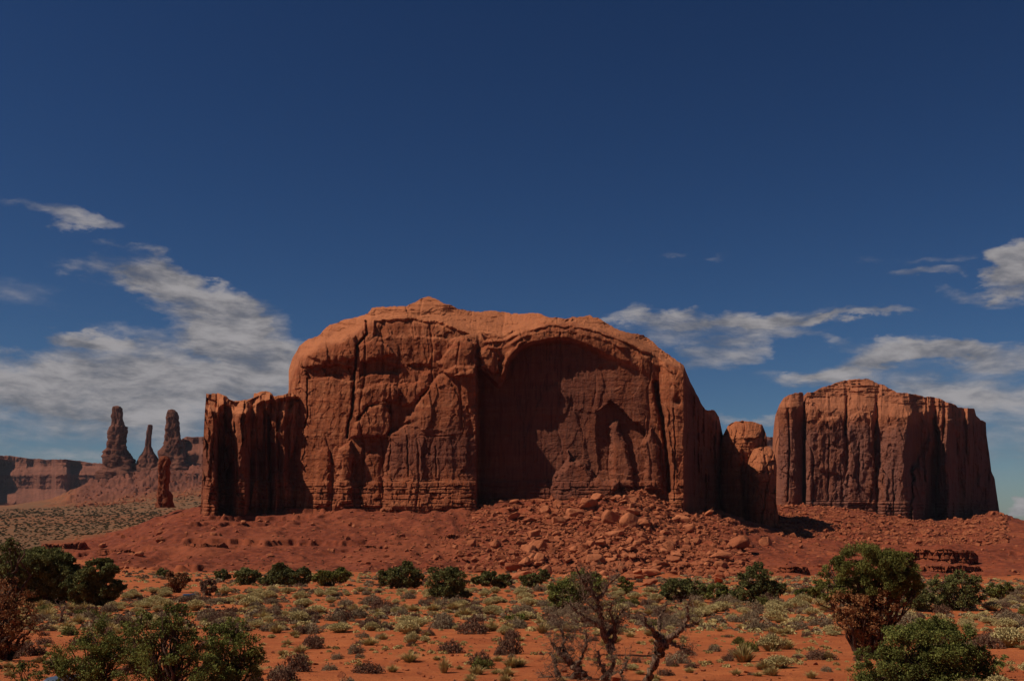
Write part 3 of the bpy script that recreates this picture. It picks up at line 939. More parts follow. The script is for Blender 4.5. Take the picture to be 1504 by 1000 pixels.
# --- distant mesas
def mesa_relief(seed, amp, u, rimr):
    def f(px, row, t, X, Z):
        n = fbm(X / (230 * u), Z / 900, 4, seed, .55)
        H = n * amp * .4
        if seed == 400:
            H = H + itp(px, [(-420, 0), (-300, 90), (-290, -60), (-180, -40), (-60, 0), (-22, 130), (-14, -150), (76, -120), (82, 60), (98, 40), (103, -110), (140, -90), (150, 60), (240, 40)]) * .9
        if seed == 430:
            H = H + itp(px, [(262, 0), (268, 20), (272, -60), (292, -50), (296, 30), (420, 30)])
        H = H - sst(row, rimr + 16, rimr + 1) * 130 * u
        H = H + (1 - sst(t, .12, .42)) * 210 * u
        zz = Z / (16 * u) + fbm(X / 300, Z / 60, 3, seed + 1)
        return H + fbm(zz, zz * 0, 3, seed + 2) * 5 * u + rockrough(X, Z, seed, 1.3, 1, 1, 1, 4.0 * u)
    return f


def far_mesa(label, top_, base_, Y, seed, amp, u, rimr, nc, nr, back):
    o = cliff('distant_mesa', top_, base_, Y, mesa_relief(seed, amp, u, rimr), M_FAR, None, nc, nr, back, sink=10)
    tag(o, label, 'mesa', 'mesas on the horizon')


far_mesa('long low mesa on the horizon left of the three rock spires', [(-420, 662), (-200, 664), (0, 668), (40, 672), (95, 675), (146, 680), (160, 686), (240, 688)],
         [(-420, 738), (-200, 738), (0, 738), (40, 738), (95, 738), (146, 740), (160, 740), (240, 742)], 4200, 400, 330, 1.0, 682, 700, 120, 900)
far_mesa('small flat mesa just behind the third spire', [(262, 700), (264, 646), (275, 642), (300, 641), (360, 640), (420, 650)], [(262, 700), (266, 700), (275, 702), (300, 702), (360, 702), (420, 702)], 3000, 430, 60, .7, 650, 200, 90, 500)
far_mesa('bluish mesa seen through the gap between the two buttes', [(1020, 648), (1080, 645), (1125, 641), (1152, 642), (1200, 646), (1300, 660)], [(1020, 760), (1080, 760), (1125, 760), (1152, 760), (1200, 760), (1300, 760)], 3600, 450, 60, .8, 655, 260, 120, 600)


# --- spires
def spire(name, prof, Y, label, group=None, seed=0, mat=M_FAR, u=1.5, depth=.8):
    """prof: rows from top to bottom, each (row, left px, right px)"""
    prof = np.array(prof, float)
    nr, na = 150, 72
    rows = np.linspace(prof[0, 0], prof[-1, 0], nr)
    xl, xr = np.interp(rows, prof[:, 0], prof[:, 1]), np.interp(rows, prof[:, 0], prof[:, 2])
    A = pw(xl, rows, Y); B = pw(xr, rows, Y)
    c = (A + B) / 2; r = (B[:, 0] - A[:, 0]) / 2
    th = np.linspace(0, 2 * math.pi, na, endpoint=False)[None]
    n = fbm(np.cos(th) * 2.2 + np.sin(th) * 1.1, rows[:, None] / 9 + th * 0, 4, seed) * .20
    v, e = cells(np.cos(th) * 2.0 + 5 + rows[:, None] * 0, rows[:, None] / 9 + np.sin(th) * 2, seed + 3)
    n = n + v * .13 + fbm(np.cos(th) * 5 + 3, rows[:, None] / 7 + np.sin(th) * 4, 4, seed + 5) * .12 + np.round(fbm(rows[:, None] / 8, th * 0, 2, seed + 6) * 3) * .025
    sq = 1 / np.power(np.abs(np.cos(th)) ** 3.2 + np.abs(np.sin(th)) ** 3.2, 1 / 3.2)
    rr = r[:, None] * (sq * (.85 + n * 1.05))
    x = c[:, 0][:, None] + rr * np.cos(th)
    y = Y + rr * np.sin(th) * depth
    z = c[:, 2][:, None] + rr * 0
    V = np.stack([x, y, z], -1).reshape(-1, 3)
    org = np.array([c[-1, 0], Y, c[-1, 2]])
    i = np.arange(nr * na).reshape(nr, na)
    j = np.roll(i, -1, axis=1)
    Fq = np.stack([i[:-1], j[:-1], j[1:], i[1:]], -1).reshape(-1, 4)
    V = np.vstack([V, [[c[0, 0], Y, c[0, 2] + r[0] * .25]]])
    cap = np.stack([i[0], np.full(na, nr * na), j[0]], -1)
    o = mk(name, V - org, [Fq, cap], mat, attrs={'varn': np.full(len(V), .35)})
    o.location = org
    tag(o, label, 'rock spire', group)
    return o


G3 = 'three slender rock spires'
spire('rock_spire', [(597, 166, 178), (600, 164, 180), (612, 163, 181), (625, 162, 184), (627, 161, 187), (645, 159, 187), (660, 156, 188), (665, 152, 192), (675, 149, 195), (690, 146, 203), (705, 142, 212)], 2560,
      'thickest of the three spires, broad shouldered, at the left of their ridge', G3, 501)
spire('rock_spire', [(624, 217, 224), (628, 216, 225), (640, 215, 223), (655, 213, 222), (662, 211, 226), (675, 203, 232), (690, 192, 240), (705, 180, 250)], 2570,
      'smallest and thinnest of the three spires, in the middle of the ridge', G3, 511)
spire('rock_spire', [(602, 247, 258), (606, 244, 262), (620, 243, 264), (640, 242, 266), (655, 240, 267), (665, 234, 272), (680, 230, 282), (700, 225, 300)], 2560,
      'tall pillar with a rounded top, last spire before the domed butte', G3, 521)
spire('rock_pinnacle', [(670, 238, 246), (674, 235, 249), (684, 234, 250), (700, 233, 249), (715, 232, 249), (730, 231, 252), (745, 229, 256)], 640,
      'short dark pinnacle standing alone below the three spires', None, 531, M_LEDGE, 1.0, 1.4)  # darker ledge rock stands in for the pinnacle's shaded side


# --- hard ledges cropping out of the red slope
def ledge(px0, px1, r0, r1, Y, label, seed, thick=9):
    xs_ = np.linspace(px0, px1, 14)
    rr = np.random.default_rng(seed)
    tp = [(x, r0 + rr.uniform(-1.2, 1.2) + (8 if k in (0, 13) else 0)) for k, x in enumerate(xs_)]
    bs = [(x + rr.uniform(-1, 1), r1) for x in xs_]
    def rel(px, row, t, X, Z):
        e = np.minimum(px - px0, px1 - px) / (px1 - px0) * 2
        H = -9 * (1 - np.sqrt(np.clip(e, 0, 1)))
        saw = ((row + fbm(px / 20, row / 9, 2, seed) * 2.5 + fbm(px * 0, row / 4, 2, seed) * 3) / 6.3) % 1
        v, ed = cells(px / 7.0, row / 14.0, seed)
        return H + .9 * saw + v * 1.8 - 1.0 * (1 - sst(ed, 0, .15)) + rockrough(X, Z, seed, .3, .5, 1.2, 1) * .7
    o = cliff('rock_ledge', tp, bs, Y, rel, M_LEDGE, None, 220, 90, thick, sink=6, backlow=float(pw(px0, r1, Y)[2]))
    tag(o, label, 'rock ledge', 'bedded ledges on the red slopes')


def ledge_at(px0, px1, r0, r1, label, seed):
    x, y, z = ground_hit((px0 + px1) / 2, r1)
    ledge(px0, px1, r0, r1, y + 2.5, label, seed)


ledge_at(1338, 1437, 806, 826, 'dark layered ledge below the blocky butte, upper of two', 601)
ledge_at(1346, 1444, 830, 842, 'thin layered ledge behind the junipers, lower of two', 602)
ledge_at(56, 126, 799, 806, 'long thin ledge with shadow gap above the dark tree at far left', 603)
ledge_at(266, 332, 799, 804, 'long low ledge on the smooth slope below the left fins', 607)
ledge_at(140, 196, 806, 811, 'broken ledge low on the slope right of the long thin ledge', 608)
ledge_at(640, 690, 786, 791, 'short ledge beside the left margin of the rockfall', 609)
ledge_at(520, 580, 802, 808, 'low broken ledge midway down the slope below the great buttress', 605)
ledge_at(1140, 1190, 832, 842, 'low ledge at the toe of the slope left of the tall juniper', 606)


# ------------------------------------------------------------------ boulders
def hull_mesh(name, seed, n=22, sub=2, squash=(1, .85, .7)):
    import bmesh
    rr = np.random.default_rng(seed)
    p = rr.normal(size=(n, 3)); p /= np.linalg.norm(p, axis=1)[:, None]
    p *= rr.uniform(.8, 1.1, (n, 1)) * np.array(squash)
    bm = bmesh.new()
    for q in p:
        bm.verts.new(q)
    r = bmesh.ops.convex_hull(bm, input=bm.verts)
    bmesh.ops.delete(bm, geom=[g for g in r['geom_interior'] if isinstance(g, bmesh.types.BMVert)], context='VERTS')
    if sub:
        bmesh.ops.bevel(bm, geom=list(bm.edges), offset=.045, segments=1, affect='EDGES')
        bmesh.ops.triangulate(bm, faces=bm.faces)
        bmesh.ops.subdivide_edges(bm, edges=[e for e in bm.edges if e.calc_length() > .3], cuts=1)
        bmesh.ops.triangulate(bm, faces=bm.faces)
        bmesh.ops.subdivide_edges(bm, edges=[e for e in bm.edges if e.calc_length() > .22], cuts=1)
        bmesh.ops.triangulate(bm, faces=bm.faces)
        for v in bm.verts:
            c = v.co
            nn = float(fbm(c.x * 1.6 + c.z, c.y * 1.6 + c.z * .7, 3, seed))
            v.co = c * (1 + nn * .09)
    bm.normal_update()
    me = bpy.data.meshes.new(name)
    bm.to_mesh(me); bm.free()
    me.materials.append(M_BOULD)
    return me


B_ME = [hull_mesh('boulder', 700 + k, 16 + k, 2, [(1, .8, .7), (1.1, .8, .5), (.9, .9, .9), (1.2, .7, .6)][k % 4]) for k in range(12)]


def boulder(px, row, w, label, group='fallen boulders on the talus', sq=1.0, k=None, bury=.35):
    """px,row = middle of the stone in the photo, w = width in photo pixels"""
    x, y, z = ground_hit(px, row + w * .25)
    r = w / 2 * y / F_PX
    o = bpy.data.objects.new('boulder', B_ME[random.randrange(12) if k is None else k])
    col.objects.link(o)
    o.scale = (r, r, r * sq)
    o.rotation_euler = (random.uniform(-.4, .4), random.uniform(-.4, .4), random.uniform(0, 6.28))
    o.location = (x, y, z + r * sq * (.7 - bury))
    tag(o, label, 'boulder', group)
    return o


HERO = [(820, 764, 30, 'big angular boulder with a dark wedge of shadow, below the foot of the alcove'), (778, 762, 22, 'squared boulder left of the big wedge shaped one'), (903, 782, 28, 'pale smooth faced slab boulder in the middle of the rockfall'),
        (843, 750, 34, 'flat topped boulder just under the ledges of the alcove'), (792, 800, 34, 'dark hollow fronted boulder low on the slope, largest of its row'), (727, 798, 22, 'small humped boulder with a shadowed hollow, left of the hollow fronted one'),
        (1004, 828, 22, 'rounded pale boulder among the lowest stones of the rockfall'), (1060, 814, 30, 'pair like split boulder resting low at the right of the rockfall'), (1040, 752, 18, 'boulder at the very edge of the butte shadow'),
        (843, 806, 20, 'block with a square black shadow to the right of the hollow fronted boulder'), (757, 735, 18, 'upright block near the top of the rockfall'), (905, 752, 14, 'small cube like stone high beneath the small arch'),
        (1125, 795, 22, 'boulder half lit at the lower tip of the butte shadow'), (1428, 772, 13, 'single orange block on the slope right of the blocky butte'), (940, 838, 26, 'flat slab lying on the lowest edge of the rockfall'),
        (235, 792, 16, 'tilted slab with shadow under it, alone on the left slope'), (313, 783, 12, 'small round stone alone high on the left slope'), (868, 798, 22, 'leaning block in the lower middle of the rockfall'),
        (1012, 776, 22, 'brown boulder below the lit pillar of the domed butte'), (955, 852, 30, 'dark low boulder at the toe of the rockfall behind the dead juniper'), (975, 808, 18, 'wedge shaped stone above the rounded pale boulder'),
        (150, 800, 15, 'broken slab beside the left hand ledge'), (80, 800, 10, 'small block under the long thin ledge'), (205, 812, 18, 'tumbled block on the lower left slope')]
for (px, row, w, lb) in HERO:
    boulder(px, row, w, lb, sq=random.uniform(.7, 1.0), bury=.3)


def zone(px, row):
    if px < 640:
        return 'small red stone on the smooth slope below the left half of the domed butte', 'stones on the left slope'
    if px < 830:
        return 'tumbled red rock of the rockfall below the left part of the alcove', 'rocks below the alcove'
    if px < 960:
        return 'tumbled red rock of the dense rockfall below the small arch', 'rocks below the small arch'
    if px < 1100:
        return 'tumbled red rock of the rockfall below the lit pillar and shadowed wall', 'rocks below the lit pillar'
    return 'small rock on the slope below the blocky butte', 'rocks below the blocky butte'


cnt = 0
while cnt < 262:
    u_ = random.random()
    if u_ < .82:
        px = random.gauss(900, 105); lo = itp(px, [(640, 775), (720, 740), (800, 732), (900, 716), (960, 722), (1010, 752), (1090, 790)]) + 6
        row = lo + (851 - lo) * random.random() ** .85
        if not 650 < px < 1095: continue
    elif u_ < .91:
        px = random.uniform(60, 640); row = random.uniform(758, 835)
        if px < 260 and row < 800 - (px - 60) * .1: continue
    else:
        px = random.uniform(1140, 1500); row = random.uniform(770, 838)
    w = min(38, 8 + random.expovariate(1 / 8.5))
    if px < 640 or px > 1100:
        w = min(w * .45, 10)
    lb, gp = zone(px, row)
    boulder(px, row, w, lb, gp, sq=random.uniform(.6, 1.05))
    cnt += 1


def scatter(name, protoV, protoF, X, Y, Z, S, mat, label, kind='stuff', attrs=None, rz=True, tilt=.3):
    """one mesh holding many small copies: ground cover nobody could count"""
    n = len(X); k = len(protoV)
    R = np.random.default_rng(len(name) * 7 + n)
    pick = R.integers(0, k, n)
    Vs, Fs, At = [], [], []
    off = 0
    for q in range(k):
        ids = np.nonzero(pick == q)[0]
        if not len(ids): continue
        pv, pf = protoV[q], protoF[q]
        a = R.uniform(0, 6.28, len(ids)); ca, sa = np.cos(a), np.sin(a)
        tx = R.uniform(-tilt, tilt, len(ids))
        v = np.repeat(pv[None], len(ids), 0) * S[ids][:, None, None]
        yv = v[:, :, 1] * np.cos(tx)[:, None] - v[:, :, 2] * np.sin(tx)[:, None]
        zv = v[:, :, 1] * np.sin(tx)[:, None] + v[:, :, 2] * np.cos(tx)[:, None]
        xv = v[:, :, 0]
        x = xv * ca[:, None] - yv * sa[:, None] + X[ids][:, None]
        y = xv * sa[:, None] + yv * ca[:, None] + Y[ids][:, None]
        z = zv + Z[ids][:, None]
        Vs.append(np.stack([x, y, z], -1).reshape(-1, 3))
        Fs.append((pf[None] + (np.arange(len(ids)) * len(pv))[:, None, None] + off).reshape(-1, pf.shape[1]))
        At.append(np.repeat(R.uniform(0, 1, len(ids)), len(pv)))
        off += len(ids) * len(pv)
    o = mk(name, np.concatenate(Vs), Fs, mat, attrs={'tint': np.concatenate(At)}, smooth=False)
    tag(o, label, kind=kind)
    return o


def np_mesh(me):
    V = np.empty(len(me.vertices) * 3); me.vertices.foreach_get('co', V)
    T = []
    for p in me.polygons:
        vs = list(p.vertices)
        for k in range(1, len(vs) - 1):
            T.append((vs[0], vs[k], vs[k + 1]))
    return V.reshape(-1, 3), np.array(T)


SM = [np_mesh(hull_mesh('stone', 760 + k, 11, 0, [(1, .8, .7), (1.2, .7, .5), (.9, .9, .8)][k % 3])) for k in range(6)]
R_ = np.random.default_rng(99)
def talus_points(n, fx, fy):
    xs_ = fx(n); ys_ = fy(n)
    return xs_, ys_
n = 22000
ypt = R_.uniform(345, 585, n)
pp = np.where(R_.random(n) < .62, R_.normal(900, 130, n), R_.uniform(60, 1700, n))
sz = .16 + R_.exponential(.34, n) * np.where(np.abs(pp - 890) < 210, 1.6, .9)
dens_px = itp(pp, [(60, .4), (250, .5), (560, .7), (660, 1), (1060, 1), (1120, .4), (1700, .4)])
keep = R_.random(n) < dens_px
n2r = 7000
y2 = R_.uniform(560, 790, n2r); p2 = R_.uniform(1145, 1480, n2r); s2 = .25 + R_.exponential(.5, n2r)
y3 = R_.uniform(1900, 2500, 900); p3 = R_.uniform(110, 300, 900); s3 = .8 + R_.exponential(1.0, 900)
Yp = np.concatenate([ypt[keep], y2, y3]); Pp = np.concatenate([pp[keep], p2, p3]); Sp = np.concatenate([np.minimum(sz[keep], 2.2), np.minimum(s2, 2.6), np.minimum(s3, 8)])
Xp = (Pp - 752) / F_PX * Yp * CP
Zp = ground_z(Xp, Yp)
scatter('rubble', [m_[0] for m_ in SM], [m_[1] for m_ in SM], Xp, Yp, Zp + Sp * .2, Sp, M_BOULD, 'loose red rubble strewn over the talus slopes')


# ------------------------------------------------------------------ plants
def quads_from(c, s, R, flat=0.0, elong=1.0, up=0.0):
    """leaf quads at centres c, half-size s"""
    n = len(c)
    d1 = R.normal(size=(n, 3)); d1[:, 2] += up
    d1 /= np.linalg.norm(d1, axis=1)[:, None]
    d2 = np.cross(d1, R.normal(size=(n, 3))); d2 /= np.linalg.norm(d2, axis=1)[:, None]
    a = d1 * (s * elong)[:, None]; b = d2 * s[:, None]
    V = np.stack([c - a, c + b * .8, c + a, c - b * .8], 1)
    return V.reshape(-1, 3), np.arange(n * 4).reshape(n, 4)


def tube(pts, rad, sides=6):
    P = np.array(pts, float); r = np.array(rad, float)
    T = np.gradient(P, axis=0); T /= np.linalg.norm(T, axis=1)[:, None] + 1e-9
    ref = np.where(np.abs(T[:, 2:3]) > .9, np.array([[1, 0, 0.]]), np.array([[0, 0, 1.]]))
    A = np.cross(T, ref); A /= np.linalg.norm(A, axis=1)[:, None] + 1e-9
    B = np.cross(T, A)
    th = np.linspace(0, 2 * math.pi, sides, endpoint=False)
    V = P[:, None] + (A[:, None] * np.cos(th)[None, :, None] + B[:, None] * np.sin(th)[None, :, None]) * r[:, None, None]
    i = np.arange(len(P) * sides).reshape(len(P), sides); j = np.roll(i, -1, 1)
    Fq = np.stack([i[:-1], j[:-1], j[1:], i[1:]], -1).reshape(-1, 4)
    return V.reshape(-1, 3), Fq


class Bag:
    def __init__(s): s.V, s.F, s.n = [], [], 0
    def add(s, vf):
        s.V.append(vf[0]); s.F.append(vf[1] + s.n); s.n += len(vf[0])
    def obj(s, name, mat, parent=None, attrs=None, smooth=True):
        return mk(name, np.concatenate(s.V), np.concatenate(s.F), mat, parent, attrs, smooth)


def wiggle(a, b, n, amp, R):
    t = np.linspace(0, 1, n)[:, None]
    p = np.array(a) * (1 - t) + np.array(b) * t
    w = np.cumsum(R.normal(size=(n, 3)), 0); w = w - w[0] - t * (w[-1] - w[0])
    return p + w * amp * np.linalg.norm(np.array(b) - np.array(a)) / n ** .5


def foliage(clumps, dens, leaf, R, nsub=None):
    """clumps: (centre xyz, radii xyz). leaves gathered in tufts over and inside each clump"""
    C, T = [], []
    for (c, r) in clumps:
        c, r = np.array(c), np.array(r)
        vol = (r[0] * r[1] * r[2]) ** (1 / 3)
        m = int((nsub or 34) * max(1, (vol / .8)) ** 1.3)
        d = R.normal(size=(m, 3)); d /= np.linalg.norm(d, axis=1)[:, None]
        rad = R.uniform(.45, 1.04, m) ** .6
        tc_ = c + d * rad[:, None] * r
        ts = vol * R.uniform(.13, .26, m)
        k = max(8, int(dens * (vol ** 2) / m))
        q = np.repeat(tc_, k, 0) + np.clip(R.normal(size=(m * k, 3)), -1.8, 1.8) * np.repeat(ts, k)[:, None] * np.array([1, 1, .8]) * .62
        C.append(q)
        T.append(np.clip(np.repeat(R.uniform(.1, .9, m), k) + R.normal(size=m * k) * .2, 0, 1))
    C, T = np.concatenate(C), np.concatenate(T)
    s = leaf * R.uniform(.6, 1.4, len(C))
    V, Fq = quads_from(C, s, R, elong=1.9, up=.5)
    return V, Fq, np.repeat(T, 4)


def juniper(name, basepx, baserow, clumps, label, cat='tree', group=None, mat=None, brown=(), dens=5200, leafpx=1.1, Y=None, stems=3, seed=1, rough=1.0):
    """clumps in photo px: (cx, cy, rx, ry[, dy]); brown clumps the same, in dead foliage"""
    R = np.random.default_rng(seed)
    if Y is None:
        x, y, z = ground_hit(basepx, baserow)
    else:
        y = Y; x = float(pw(basepx, baserow, Y)[0]); z = float(ground_z(x, y))
    m = y / F_PX
    org = np.array([x, y, z])
    root = empty(name, tuple(org))
    tag(root, label, cat, group)
    def conv(cl):
        out = []
        for q in cl:
            cx, cy, rx, ry = q[:4]
            dy = (q[4] if len(q) > 4 else R.uniform(-.3, .3) * rx) * m
            p = pw(cx, cy, y + dy) - org
            out.append((p, (rx * m, rx * m * .85, ry * m)))
        return out
    sat = []
    for q in clumps:
        for _ in range(2):
            a = R.uniform(-.5, 3.6); f_ = R.uniform(.8, 1.15)
            sat.append((q[0] + math.cos(a) * q[2] * f_, q[1] - math.sin(a) * q[3] * f_, q[2] * R.uniform(.22, .42), q[3] * R.uniform(.22, .42)))
    G = conv(list(clumps) + sat); Bn = conv([(*q[:4], -R.uniform(.2, .9) * q[2]) for q in brown])
    leaf = leafpx * m * .8
    dens = dens * 1.45
    V, Fq, T = foliage(G, dens, leaf, R)
    mk('crown', V, Fq, mat or M_JUN, root, {'tint': T}, smooth=False)
    if Bn:
        V, Fq, T = foliage(Bn, dens * .36, leaf, R)
        mk('dead_foliage', V, Fq, M_BROWN, root, {'tint': T}, smooth=False)
    bag = Bag()
    allc = G + Bn
    H = max(p[0][2] + p[1][2] for p in allc)
    for k, (p, r) in enumerate(allc):
        for q in range(stems):
            tgt = p + np.array([R.uniform(-.6, .6) * r[0], R.uniform(-.6, .6) * r[1], R.uniform(-.2, .7) * r[2]])
            mid = np.array([tgt[0] * .25, tgt[1] * .25, max(.1, tgt[2] * .35)]) + R.normal(size=3) * .05 * H
            pts = np.vstack([wiggle((R.normal() * .03 * H, R.normal() * .03 * H, -.08 * H), mid, 6, .10, R)[:-1], wiggle(mid, tgt, 9, .16, R)])
            rad = np.linspace(.019 * H, .003 * H, len(pts)) * R.uniform(.8, 1.3)
            bag.add(tube(pts, rad, 6))
            for w_ in range(3):
                i = R.integers(5, len(pts) - 1)
                e = pts[i] + R.normal(size=3) * .28 * np.array(r)
                bag.add(tube(wiggle(pts[i], e, 5, .15, R), np.linspace(rad[i] * .6, .0015 * H, 5), 4))
    bag.obj('trunk', M_BARK, root)
    return root


J = juniper
J('tall_juniper', 1274, 966, [(1278, 820, 50, 22), (1245, 838, 34, 18), (1316, 836, 34, 26), (1216, 866, 26, 14), (1296, 856, 44, 18), (1334, 858, 18, 22), (1252, 862, 34, 14)],
  'tall juniper with green top and dead brown lower branches', 'tree', brown=[(1245, 886, 32, 18), (1290, 884, 36, 22), (1262, 912, 34, 24), (1290, 915, 28, 22), (1276, 938, 17, 16)], seed=11, dens=9500, leafpx=1.0)
J('dense_juniper', 1345, 1040, [(1345, 950, 52, 36), (1398, 958, 46, 42), (1300, 984, 40, 26), (1360, 1005, 95, 48), (1440, 1005, 38, 26), (1275, 1012, 24, 22), (1420, 985, 40, 36), (1372, 934, 46, 26)],
  'dense rounded green juniper bush cut by the lower right edge of the photo', 'tree', seed=12, dens=9500, leafpx=1.1, Y=30, mat=M_LIME)
J('leafy_bush', 130, 1030, [(160, 935, 34, 32), (120, 965, 40, 34), (165, 985, 46, 40), (95, 1000, 26, 30)], 'leafy green bush with thin pale stems, left one of the row at the bottom left', 'bush', 'large green bushes at the lower left', M_LIME, seed=13, dens=9500, leafpx=1.15, Y=25, stems=4)
J('leafy_bush', 245, 1030, [(222, 930, 26, 30), (262, 915, 24, 24), (245, 965, 46, 48), (280, 985, 40, 40)], 'tallest leafy green bush with a pointed top, in the middle of the bottom left row', 'bush', 'large green bushes at the lower left', M_LIME, seed=14, dens=9500, leafpx=1.15, Y=24, stems=4)
J('leafy_bush', 340, 1030, [(325, 945, 26, 28), (345, 965, 36, 40), (362, 990, 26, 34), (310, 990, 28, 30)], 'leafy green bush at the right end of the bottom left row', 'bush', 'large green bushes at the lower left', M_LIME, seed=15, dens=9500, leafpx=1.15, Y=25, stems=4)
J('low_bush', 38, 1012, [(38, 992, 24, 18)], 'low green bush at the bottom left corner of the photo', 'bush', None, M_JUN, seed=16, dens=4200, Y=30)
J('broad_juniper', 78, 888, [(60, 828, 42, 20), (28, 835, 30, 22), (88, 846, 24, 26), (62, 862, 34, 20), (92, 872, 16, 14)], 'broad dark juniper under the left hand ledge, left of two', 'tree', 'two dark junipers at left', M_DARK, seed=17, dens=7500)
J('broad_juniper', 148, 890, [(146, 836, 24, 14), (120, 858, 22, 20), (160, 862, 18, 16), (126, 876, 22, 14), (150, 880, 12, 10)], 'dark juniper with open gaps in its crown, right of two', 'tree', 'two dark junipers at left', M_DARK, seed=18, dens=6500)
J('bare_brown_tree', -6, 985, [(8, 818, 22, 22), (20, 848, 14, 12)], 'half dead brown tree at the left edge with drooping twiggy limbs', 'tree', None, M_DARK,
  brown=[(14, 868, 34, 24), (30, 900, 30, 22), (4, 905, 34, 26), (38, 926, 24, 12), (12, 940, 26, 14)], seed=19, dens=5200, Y=40, stems=3)

BAND = [  # base px, base row, clumps, label, material
    (262, 870, [(262, 852, 15, 12), (258, 862, 12, 9)], 'brownish olive bush beside the blue car', M_BROWN),
    (308, 874, [(309, 862, 11, 11)], 'round brownish bush right of the blue car', M_PURP),
    (325, 852, [(326, 845, 9, 8)], 'tiny dark round bush at the toe of the left slope', M_DARK),
    (240, 848, [(240, 841, 9, 6)], 'faint low bush on the toe of the slope above the blue car', M_DARK),
    (362, 858, [(362, 846, 17, 11)], 'low dark juniper, first of the row left of the twin crowned one', M_DARK),
    (420, 860, [(412, 847, 18, 15), (440, 848, 18, 12), (397, 853, 14, 8)], 'wide dark juniper with two joined crowns below the left fins', M_DARK),
    (490, 860, [(478, 848, 17, 11), (502, 845, 14, 9)], 'low wide green juniper below the left shoulder of the domed butte', M_JUN),
    (590, 864, [(577, 849, 18, 14), (600, 845, 18, 16), (612, 852, 10, 9)], 'round topped juniper standing against the bare red slope', M_DARK),
    (656, 882, [(652, 856, 24, 20), (668, 852, 18, 16), (660, 868, 26, 12)], 'big ball shaped juniper, nearest of the middle row', M_DARK),
    (726, 864, [(718, 850, 14, 10), (738, 854, 14, 9), (700, 852, 7, 6)], 'low flat juniper right of the ball shaped one', M_DARK),
    (786, 865, [(780, 853, 14, 9), (795, 846, 11, 9)], 'small juniper leaning up to the right, left of the dead trees', M_DARK),
    (836, 896, [(834, 872, 26, 22), (850, 858, 26, 18), (822, 884, 16, 12), (872, 856, 18, 14)], 'bright green juniper behind the dead tree', M_LIME),
    (917, 872, [(917, 861, 12, 11)], 'small round green juniper between dead tree and rockfall', M_JUN),
    (1000, 884, [(992, 864, 20, 15), (1018, 866, 18, 13), (984, 872, 12, 9)], 'dull green juniper at the toe of the rockfall', M_DARK),
    (1054, 882, [(1050, 868, 16, 13), (1066, 870, 10, 10)], 'bright green juniper touching its darker taller neighbour', M_LIME),
    (1112, 884, [(1112, 850, 22, 18), (1098, 868, 22, 14), (1130, 868, 20, 14), (1146, 864, 8, 7)], 'tall bushy juniper, tallest between dead tree and tall juniper', M_DARK),
    (1182, 881, [(1182, 873, 15, 8)], 'tiny low juniper left of the tall juniper', M_JUN),
    (1350, 896, [(1345, 872, 22, 16), (1352, 884, 22, 11)], 'dark juniper tucked behind the right of the tall juniper', M_DARK),
    (1405, 896, [(1384, 858, 18, 15), (1412, 856, 24, 14), (1434, 866, 14, 20), (1400, 880, 34, 13)], 'wide grey green juniper below the layered ledges', M_DARK),
    (1470, 882, [(1462, 868, 14, 9), (1476, 864, 9, 9)], 'small juniper farthest to the right of the row', M_JUN),
    (758, 914, [(760, 907, 14, 6)], 'low bright green mound among pale scrub', M_LIME),
    (1040, 880, [(1034, 874, 10, 8)], 'small green bush wedged between two larger junipers', M_JUN)]
for k, (bp, br_, cl, lb, mt) in enumerate(BAND):
    J('juniper', bp, br_, cl, lb, 'tree', 'junipers along the toe of the slope', mt, seed=40 + k, dens=1500, leafpx=1.05, stems=2)


